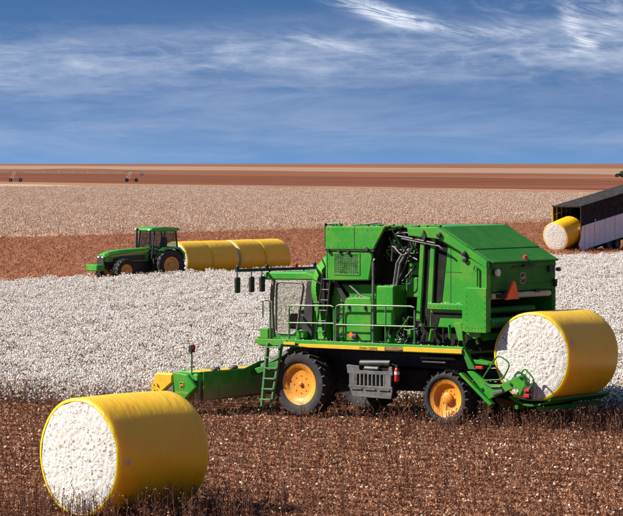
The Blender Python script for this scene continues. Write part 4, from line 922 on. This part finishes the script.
m = MB().tube(spline([(HB + 0.2, 0.6, 1.1), (1.6, 0.62, 1.5), (0.9, 0.6, 1.9)], 5), 0.10, 8); m.build('hydraulic_line', BLACK, P, True)

# ------------------------------------------------------------------ round bales
def bale(name, loc, axis_ang, r, L_, label, group, seed=0, tilt=0.0, tagat=None, n=72):
    """axis along local +y; origin at the near face centre"""
    rng = random.Random(seed); root = empty(name, loc, axis_ang); root.rotation_euler = (tilt, 0, axis_ang)
    ph = [rng.uniform(0, 6.28) for _ in range(6)]
    def rad(a, t):      # a: angle, t: along
        return r * (1 + 0.006 * math.sin(3 * a + ph[0]) + 0.004 * math.sin(7 * a + ph[1] + 2 * t) + 0.005 * math.sin(2.2 * t + ph[2])) 
    m = MB(); ts = [-0.012, -0.02, 0.0, 0.03, 0.08] + [0.08 + (L_ - 0.16) * i / 14 for i in range(1, 14)] + [L_ - 0.08, L_ - 0.03, L_, L_ + 0.02, L_ + 0.012]
    sc2 = [0.935, 0.955, 0.985, 0.997, 1.0] + [1.0] * 13 + [1.0, 0.997, 0.985, 0.955, 0.935]
    for t, s_ in zip(ts, sc2):
        for i in range(n):
            a = 2 * math.pi * i / n; q = rad(a, t) * s_; z_ = q * math.sin(a)
            if z_ < -0.94 * r: z_ = -0.94 * r + (z_ + 0.94 * r) * 0.35        # settled on its belly
            m.v.append((q * math.cos(a), t, z_))
    for j in range(len(ts) - 1): m.f += [(j * n + i, j * n + (i + 1) % n, (j + 1) * n + (i + 1) % n, (j + 1) * n + i) for i in range(n)]
    wr = m.build('plastic_wrap', WRAP, root, True)
    for end in (0, 1):
        m = MB(); rings = 26; m.v.append((0, 0, 0)); 
        for k in range(1, rings + 1):
            for i in range(n):
                a = 2 * math.pi * i / n; q = rad(a, 0) * 0.955 * k / rings; z_ = q * math.sin(a)
                if z_ < -0.94 * r: z_ = -0.94 * r + (z_ + 0.94 * r) * 0.35
                bul = 0.05 * (1 - (k / rings) ** 4) + (rng.uniform(-0.010, 0.014) * min(1.0, k / 9.0) if k < rings else -0.012)
                m.v.append((q * math.cos(a), -bul if end == 0 else L_ + bul, z_))
        m.v[0] = (0, -0.05 if end == 0 else L_ + 0.05, 0)
        m.f += [(0, 1 + i, 1 + (i + 1) % n) for i in range(n)]
        for k in range(rings - 1): m.f += [(1 + k * n + i, 1 + k * n + (i + 1) % n, 1 + (k + 1) * n + (i + 1) % n, 1 + (k + 1) * n + i) for i in range(n)]
        m.build('cotton_face', LFACE, root, True)
    if tagat:
        a0, t0 = tagat; m = MB(); w_ = 0.055
        for dt in (-w_, w_):
            for da in (-0.035, 0.0, 0.035):
                q = rad(a0 + da, t0) + 0.004; m.v.append((q * math.cos(a0 + da), t0 + dt, q * math.sin(a0 + da)))
        m.f = [(0, 1, 4, 3), (1, 2, 5, 4)]; m.build('tag', PURPLE, wr)
    return tag(root, label, 'cotton bale', group)
GB = 'round yellow wrapped cotton bales'
BR = 1.20
# axis along local +y must point away from the camera: rotate so +y -> (sin, cos)
bale('cotton_bale', (B1.x, B1.y, 0.03 + BR * 0.96), -B1A, BR, 2.43, 'nearest and largest round bale standing among the stalks at lower left', GB, 1, tagat=(R(-2), 0.22))
bz = PM + Vector((HX, HY, 0)) * -7.35 + Vector((SX, SY, 0)) * 1.40
bale('cotton_bale', (bz.x, bz.y, 1.93), -A, 1.19, 2.43, 'round bale riding on the rear cradle of the green harvester', GB, 2, tagat=(R(20), 0.18))
# ------------------------------------------------------------------ tractor and the row of bales behind the standing cotton
def make_tractor(loc, rz, label):
    T = empty('tractor', loc, rz); tag(T, label, 'tractor')
    for s_ in (1, -1):
        wheel(T, 0.0, 1.28 * s_, 0.97, 0.98, 0.52, 0.56, s_, 20, dish=0.12, rimmat=RIMT)
        wheel(T, 3.05, 1.22 * s_, 0.72, 0.73, 0.38, 0.44, s_, 18, dish=0.08, rimmat=RIMT)
    MB().tube([(0, -1.0, 0.97), (0, 1.0, 0.97)], 0.17, 10).tube([(3.05, -1.0, 0.72), (3.05, 1.0, 0.72)], 0.13, 10).build('axle', BLACK, T, True)
    MB().prism([(-0.55, 0.75), (-0.55, 1.35), (1.0, 1.35), (3.9, 1.25), (3.9, 0.80), (2.2, 0.62), (0.6, 0.62)], -0.30, 0.30).build('chassis', BLACK, T, bevel=0.04)
    hd = MB()
    prof = [(1.05, 2.02, 0.46), (1.9, 1.98, 0.46), (3.0, 1.92, 0.45), (3.75, 1.80, 0.43), (4.05, 1.66, 0.39)]
    for x, zt, hw in prof: hd.v += [(x, -hw, 1.22), (x, -hw, zt - 0.16), (x, -hw * 0.72, zt), (x, hw * 0.72, zt), (x, hw, zt - 0.16), (x, hw, 1.22)]
    n_ = 6
    for j in range(len(prof) - 1): hd.f += [(j * n_ + i, j * n_ + (i + 1) % n_, (j + 1) * n_ + (i + 1) % n_, (j + 1) * n_ + i) for i in range(n_)]
    hd.f += [tuple(range(n_)), tuple((len(prof) - 1) * n_ + i for i in range(n_))]
    ho = hd.build('hood', GREEN, T, bevel=0.03)
    for s_ in (1, -1):
        MB().prism([(1.3, 1.30), (1.3, 1.62), (2.9, 1.55), (3.5, 1.40), (3.5, 1.28)], s_ * 0.44, s_ * 0.475).build('side_grille', BLACK, ho)
        MB().prism([(1.1, 1.80), (1.1, 1.85), (3.6, 1.58), (3.75, 1.50), (3.5, 1.54)], s_ * 0.44, s_ * 0.480).build('hood_stripe', YELLOW, ho)
    MB().box((4.04, -0.36, 0.86), (4.10, 0.36, 1.56)).build('front_grille', BLACK, T, bevel=0.02)
    for s_ in (1, -1): MB().box((4.06, s_ * 0.12, 1.46), (4.12, s_ * 0.34, 1.54)).build('headlight', WHITE, T, bevel=0.015)
    MB().box((4.15, -0.62, 0.70), (4.72, 0.62, 1.08)).box((3.9, -0.2, 0.75), (4.15, 0.2, 1.0)).build('front_weight', GREEN, T, bevel=0.05)
    cb = MB().prism([(-0.55, 1.30), (-0.62, 1.75), (0.25, 1.78), (0.95, 1.55), (1.05, 1.25)], -0.62, 0.62).build('cab', BLACK, T, bevel=0.03)
    for s_ in (1, -1):
        y_ = 0.84 * s_
        for a, b in (((-0.72, 1.75), (-0.60, 3.0)), ((0.22, 1.35), (0.16, 3.0)), ((1.08, 1.40), (0.86, 3.0))): MB().tube([(a[0], y_, a[1]), (b[0], y_ * 0.95, b[1])], 0.05, 6).build('pillar', BLACK, cb, True)
        MB().add([(-0.70, y_, 1.78), (1.06, y_, 1.42), (0.86, y_ * 0.95, 3.0), (-0.60, y_ * 0.95, 3.0)], [(0, 1, 2, 3)]).build('side_pane', DGLASS, cb)
        MB().prism([(-1.02, 1.30), (-1.00, 1.72), (-0.65, 2.04), (0.1, 2.10), (0.62, 1.85), (0.50, 1.78), (0.05, 1.98), (-0.6, 1.92), (-0.88, 1.62), (-0.9, 1.3)], s_ * 0.66, s_ * 1.22).build('fender', GREEN, T, bevel=0.02)
    MB().add([(1.07, -0.82, 1.6), (1.07, 0.82, 1.6), (0.87, 0.80, 3.0), (0.87, -0.80, 3.0)], [(0, 1, 2, 3)]).build('windscreen', DGLASS, cb)
    MB().add([(-0.71, -0.82, 1.8), (-0.71, 0.82, 1.8), (-0.60, 0.80, 3.0), (-0.60, -0.80, 3.0)], [(0, 1, 2, 3)]).build('rear_pane', DGLASS, cb)
    MB().prism([(1.20, 3.02), (1.12, 3.18), (0.3, 3.24), (-0.75, 3.20), (-0.86, 3.04), (-0.5, 2.97), (0.9, 2.97)], -0.93, 0.93).build('cab_roof', GREEN, cb, bevel=0.05)
    for s_ in (1, -1): MB().box((1.14, s_ * 0.6, 3.03), (1.24, s_ * 0.85, 3.12)).build('roof_lamp', WHITE, cb, bevel=0.02)
    MB().prism([(-0.25, 1.78), (0.25, 1.80), (0.25, 1.95), (-0.1, 1.97), (-0.22, 2.62), (-0.36, 2.60), (-0.36, 1.9)], -0.26, 0.26).build('seat', SEATM, cb, bevel=0.04)
    MB().tube([(0.8, 0, 1.7), (0.6, 0, 2.2)], 0.05, 8).tube([(0.6 + 0.10 * math.cos(t), 0.2 * math.sin(t), 2.22 + 0.14 * math.cos(t)) for t in [2 * math.pi * i / 12 for i in range(12)]], 0.022, 5, True).build('steering_wheel', BLACK, cb, True)
    MB().tube([(1.25, -0.60, 1.5), (1.25, -0.60, 3.05), (1.18, -0.60, 3.14)], 0.075, 10).build('exhaust', BLACK, T, True)
    MB().tube([(1.02, 0.9, 2.25), (1.06, 1.12, 2.32)], 0.02, 6).box((1.0, 1.10, 2.18), (1.06, 1.22, 2.48)).build('mirror', BLACK, T)
    ld = MB().box((0.62, 0.78, 0.52), (0.68, 1.02, 1.42)).box((1.0, 0.78, 0.52), (1.06, 1.02, 1.42)).build('steps', BLACK, T)
    for z_ in (0.54, 0.82, 1.10): MB().box((0.68, 0.80, z_), (1.0, 1.02, z_ + 0.04)).build('tread', GREYP, ld)
    MB().prism([(-0.5, 0.6), (-0.5, 1.5), (-0.9, 1.75), (-1.05, 1.70), (-1.15, 0.9), (-1.15, 0.5)], -0.40, 0.40).build('hitch_frame', GREEN, T, bevel=0.03)
    return T
TH = R(35)                                      # drives to the left and towards the camera
tr = gnd(171.5, 282.3)
hx, hy = -math.cos(TH), -math.sin(TH)
lx, ly = -hy, hx                                # its left side
tor = (tr.x - 1.28 * lx, tr.y - 1.28 * ly, 0.02)
tractor = make_tractor(tor, math.atan2(hy, hx), 'green tractor with yellow wheels ahead of the row of bales')
far = copy_tree(tractor); fp = gnd(622.5, 177.2)
far.location = (fp.x, fp.y, 0.05); far.rotation_euler = (0, 0, math.pi + 0.35)
far['label'] = 'tiny distant green tractor near the horizon at the right edge'
# four bales end to end, standing on the soil behind the tractor
q0 = Vector((-8.25, 179.8, 0)); qd = Vector((0.655, 0.755, 0))
ang = -math.atan2(qd.x, qd.y)
labs = ('yellow bale directly behind the green tractor, first of the row', 'second yellow bale from the tractor in the row of four',
        'third yellow bale from the tractor in the row of four', 'last yellow bale of the row, farthest from the tractor')
off = (0.0, 2.27, 4.78, 7.06)
for i in range(4):
    p = q0 + qd * off[i]
    bale('cotton_bale', (p.x, p.y, 0.02 + 1.13), ang + (0.02, -0.015, 0.03, 0.0)[i], 1.17 - 0.01 * (i == 1), 2.25, labs[i], GB, 10 + i, n=48)

# ------------------------------------------------------------------ tilted module trailer loading a bale
TB = gnd(581, 251.5)                            # near rear corner of the bed on the ground
W = empty('module_trailer', (TB.x, TB.y, 0.02), math.atan2(VY, VX))
tag(W, 'dark tilted trailer with pale ribbed side taking in a bale', 'trailer')
# local x runs forward up the slope, y to its left (away from the camera); near side is y = 0, far side y = 2.75
tl = math.tan(R(8.5)); LW = 13.0
def zt(x, z): return z + x * tl
def slab(pts, y0, y1, nm, m_, par=W, bev=0.0): return MB().prism([(x, zt(x, z)) for x, z in pts], y0, y1).build(nm, m_, par, bevel=bev)
up = slab([(0.15, 1.98), (0.15, 3.46), (0.5, 3.50), (LW, 3.55), (LW, 2.05)], 0.0, 0.08, 'upper_side', TARP, bev=0.02)
slab([(0.15, 1.98), (0.15, 3.46), (LW, 3.50), (LW, 2.05)], 2.67, 2.75, 'upper_side', TARP)
slab([(0.0, 3.48), (0.0, 3.56), (0.6, 3.58), (LW, 3.62), (LW, 3.54), (0.6, 3.50)], 0.02, 2.73, 'tarp_roof', TARP, bev=0.02)
slab([(LW - 0.1, 0.2), (LW, 0.2), (LW, 3.50), (LW - 0.1, 3.50)], 0.1, 2.65, 'front_wall', TARP)
slab([(0.0, 0.02), (0.0, 0.16), (LW, 0.16), (LW, 0.02)], 0.08, 2.67, 'floor', TAN)
for y0, y1 in ((-0.03, 0.09), (2.66, 2.78)): slab([(0.0, 1.6), (0.0, 3.55), (0.12, 3.55), (0.12, 1.6)], y0, y1, 'rear_post', TAN if y0 > 1 else TARP, bev=0.02)
MB().box((0.0, -0.03, 3.52), (0.10, 2.78, 3.62)).build('rear_header', TARP, W, bevel=0.02)
pw = 0.78
for i in range(16):
    x0_ = -0.35 + i * pw; a, b = x0_ + 0.02, x0_ + pw - 0.02
    if i == 0: pts_ = [(-0.05, 0.05), (-0.30, 0.55), (0.0, 1.05), (0.05, 1.95), (b, 1.99), (b, 0.05)]
    else: pts_ = [(a, 0.05), (a, 1.98), (b, 2.0), (b, 0.05)]
    slab(pts_, -0.05 - 0.012 * (i % 2), 0.06, 'side_panel', PANELW, bev=0.012)
    MB().prism([(b, zt(b, 0.05)), (b, zt(b, 2.0)), (b + 0.04, zt(b + 0.04, 2.0)), (b + 0.04, zt(b + 0.04, 0.05))], -0.04, 0.05).build('rib', GREYP, W)
slab([(0.15, 0.1), (0.15, 2.0), (LW, 2.0), (LW, 0.1)], 2.68, 2.74, 'far_side', TAN)
for z_ in (2.3, 2.9): MB().tube([(0.3, 2.60, zt(0.3, z_)), (3.0, 2.60, zt(3.0, z_))], 0.05, 6).build('inner_rail', TAN, W, True)
for x in (0.5, 1.2, 1.9, 2.6): MB().tube([(x, 2.60, zt(x, 0.2)), (x, 2.60, zt(x, 3.4))], 0.04, 6).build('inner_stud', TAN, W, True)
MB().lathe([(0.08, -0.03), (0.08, 0.02)], 12, c=(2.15, 0, zt(2.15, 2.12))).build('side_marker', WHITE, W)
slab([(2.0, -0.30), (2.0, 0.0), (LW, 0.0), (LW, -0.35)], 0.6, 2.1, 'subframe', SHADEBLK)
for x in (4.6, 5.9):
    for s_, y_ in ((-1, 0.20), (1, 2.55)): wheel(W, x, y_, 0.52, 0.52, 0.28, 0.30, s_, 24, dish=0.05, rimmat=GREYP, nuts=8)
MB().tube([(4.6, 0.4, 0.52), (4.6, 2.4, 0.52)], 0.09, 8).tube([(5.9, 0.4, 0.52), (5.9, 2.4, 0.52)], 0.09, 8).box((4.4, 0.7, 0.45), (6.1, 0.9, 0.95)).box((4.4, 1.9, 0.45), (6.1, 2.1, 0.95)).build('bogie', SHADEBLK, W)
# the bale half way in: its axis follows the bed
ax3 = Vector((VX, VY, 0)); left = Vector((-VY, VX, 0))
bc = Vector((TB.x, TB.y, 0)) + left * 1.42 + ax3 * -1.55
bale('cotton_bale', (bc.x, bc.y, 1.16), math.atan2(VY, VX) - math.pi / 2, 1.17, 2.42, 'bale with exposed white end being drawn into the dark trailer', GB, 21, tilt=R(12.0), n=48)

# ------------------------------------------------------------------ centre pivot irrigation far behind
ta, tb = gnd(15.5, 182.2), gnd(131.5, 182.2)
I = empty('irrigation_pivot', (ta.x, ta.y, 0.1), math.atan2((tb - ta).y, (tb - ta).x))
tag(I, 'long galvanised irrigation boom on wheeled towers across the distant field', 'irrigation boom')
SP = (tb - ta).length
def span(x0, x1):
    f_ = lambda t: (x0 + (x1 - x0) * t, 0, 4.3 + 4 * 0.6 * t * (1 - t))
    pp = MB().tube([f_(i / 16) for i in range(17)], 0.12, 6).build('pipe', ZINC, I, True)
    lo = lambda t, s_: (x0 + (x1 - x0) * t, s_ * 0.7 * math.sin(math.pi * t), 4.2 + 4 * 0.6 * t * (1 - t) - 1.4 * math.sin(math.pi * t) ** 0.5)
    for s_ in (1, -1): MB().tube([lo(0.02 + 0.96 * i / 12, s_) for i in range(13)], 0.05, 4).build('truss_rod', ZINC, pp)
    for i in range(1, 8):
        t = i / 8
        for s_ in (1, -1): MB().tube([f_(t), lo(t, s_)], 0.045, 4).build('truss_strut', ZINC, pp)
for x0, x1 in ((-SP, 0), (0, SP)): span(x0, x1)
MB().tube([(SP, 0, 4.3), (SP + 6, 0, 4.0)], 0.10, 6).build('end_boom', ZINC, I)
for x in (0, SP):
    for s_ in (1, -1):
        for dx_ in (-0.5, 0.5): MB().tube([(x + dx_ * 0.6, 0, 4.3), (x + dx_ + 1.5 * s_, 1.1 * s_, 0.8)], 0.05, 5).build('tower_leg', ZINC, I)
        wheel(I, x + 1.7 * s_, 1.2 * s_ + 0.15, 0.72, 0.72, 0.35, 0.32, 1, 14, dish=0.05, rimmat=ZINC, nuts=6)
    MB().tube([(x - 1.7, -1.2, 0.8), (x + 1.7, 1.2, 0.8)], 0.12, 5).build('base_beam', ZINC, I)
MB().tube([(SP + 3.9, 0, 4.05), (SP + 3.9, 0, 3.1)], 0.06, 5).build('box_hanger', ZINC, I)
MB().box((SP + 3.2, -0.4, 2.3), (SP + 4.6, 0.4, 3.2)).build('control_box', WHITE, I)
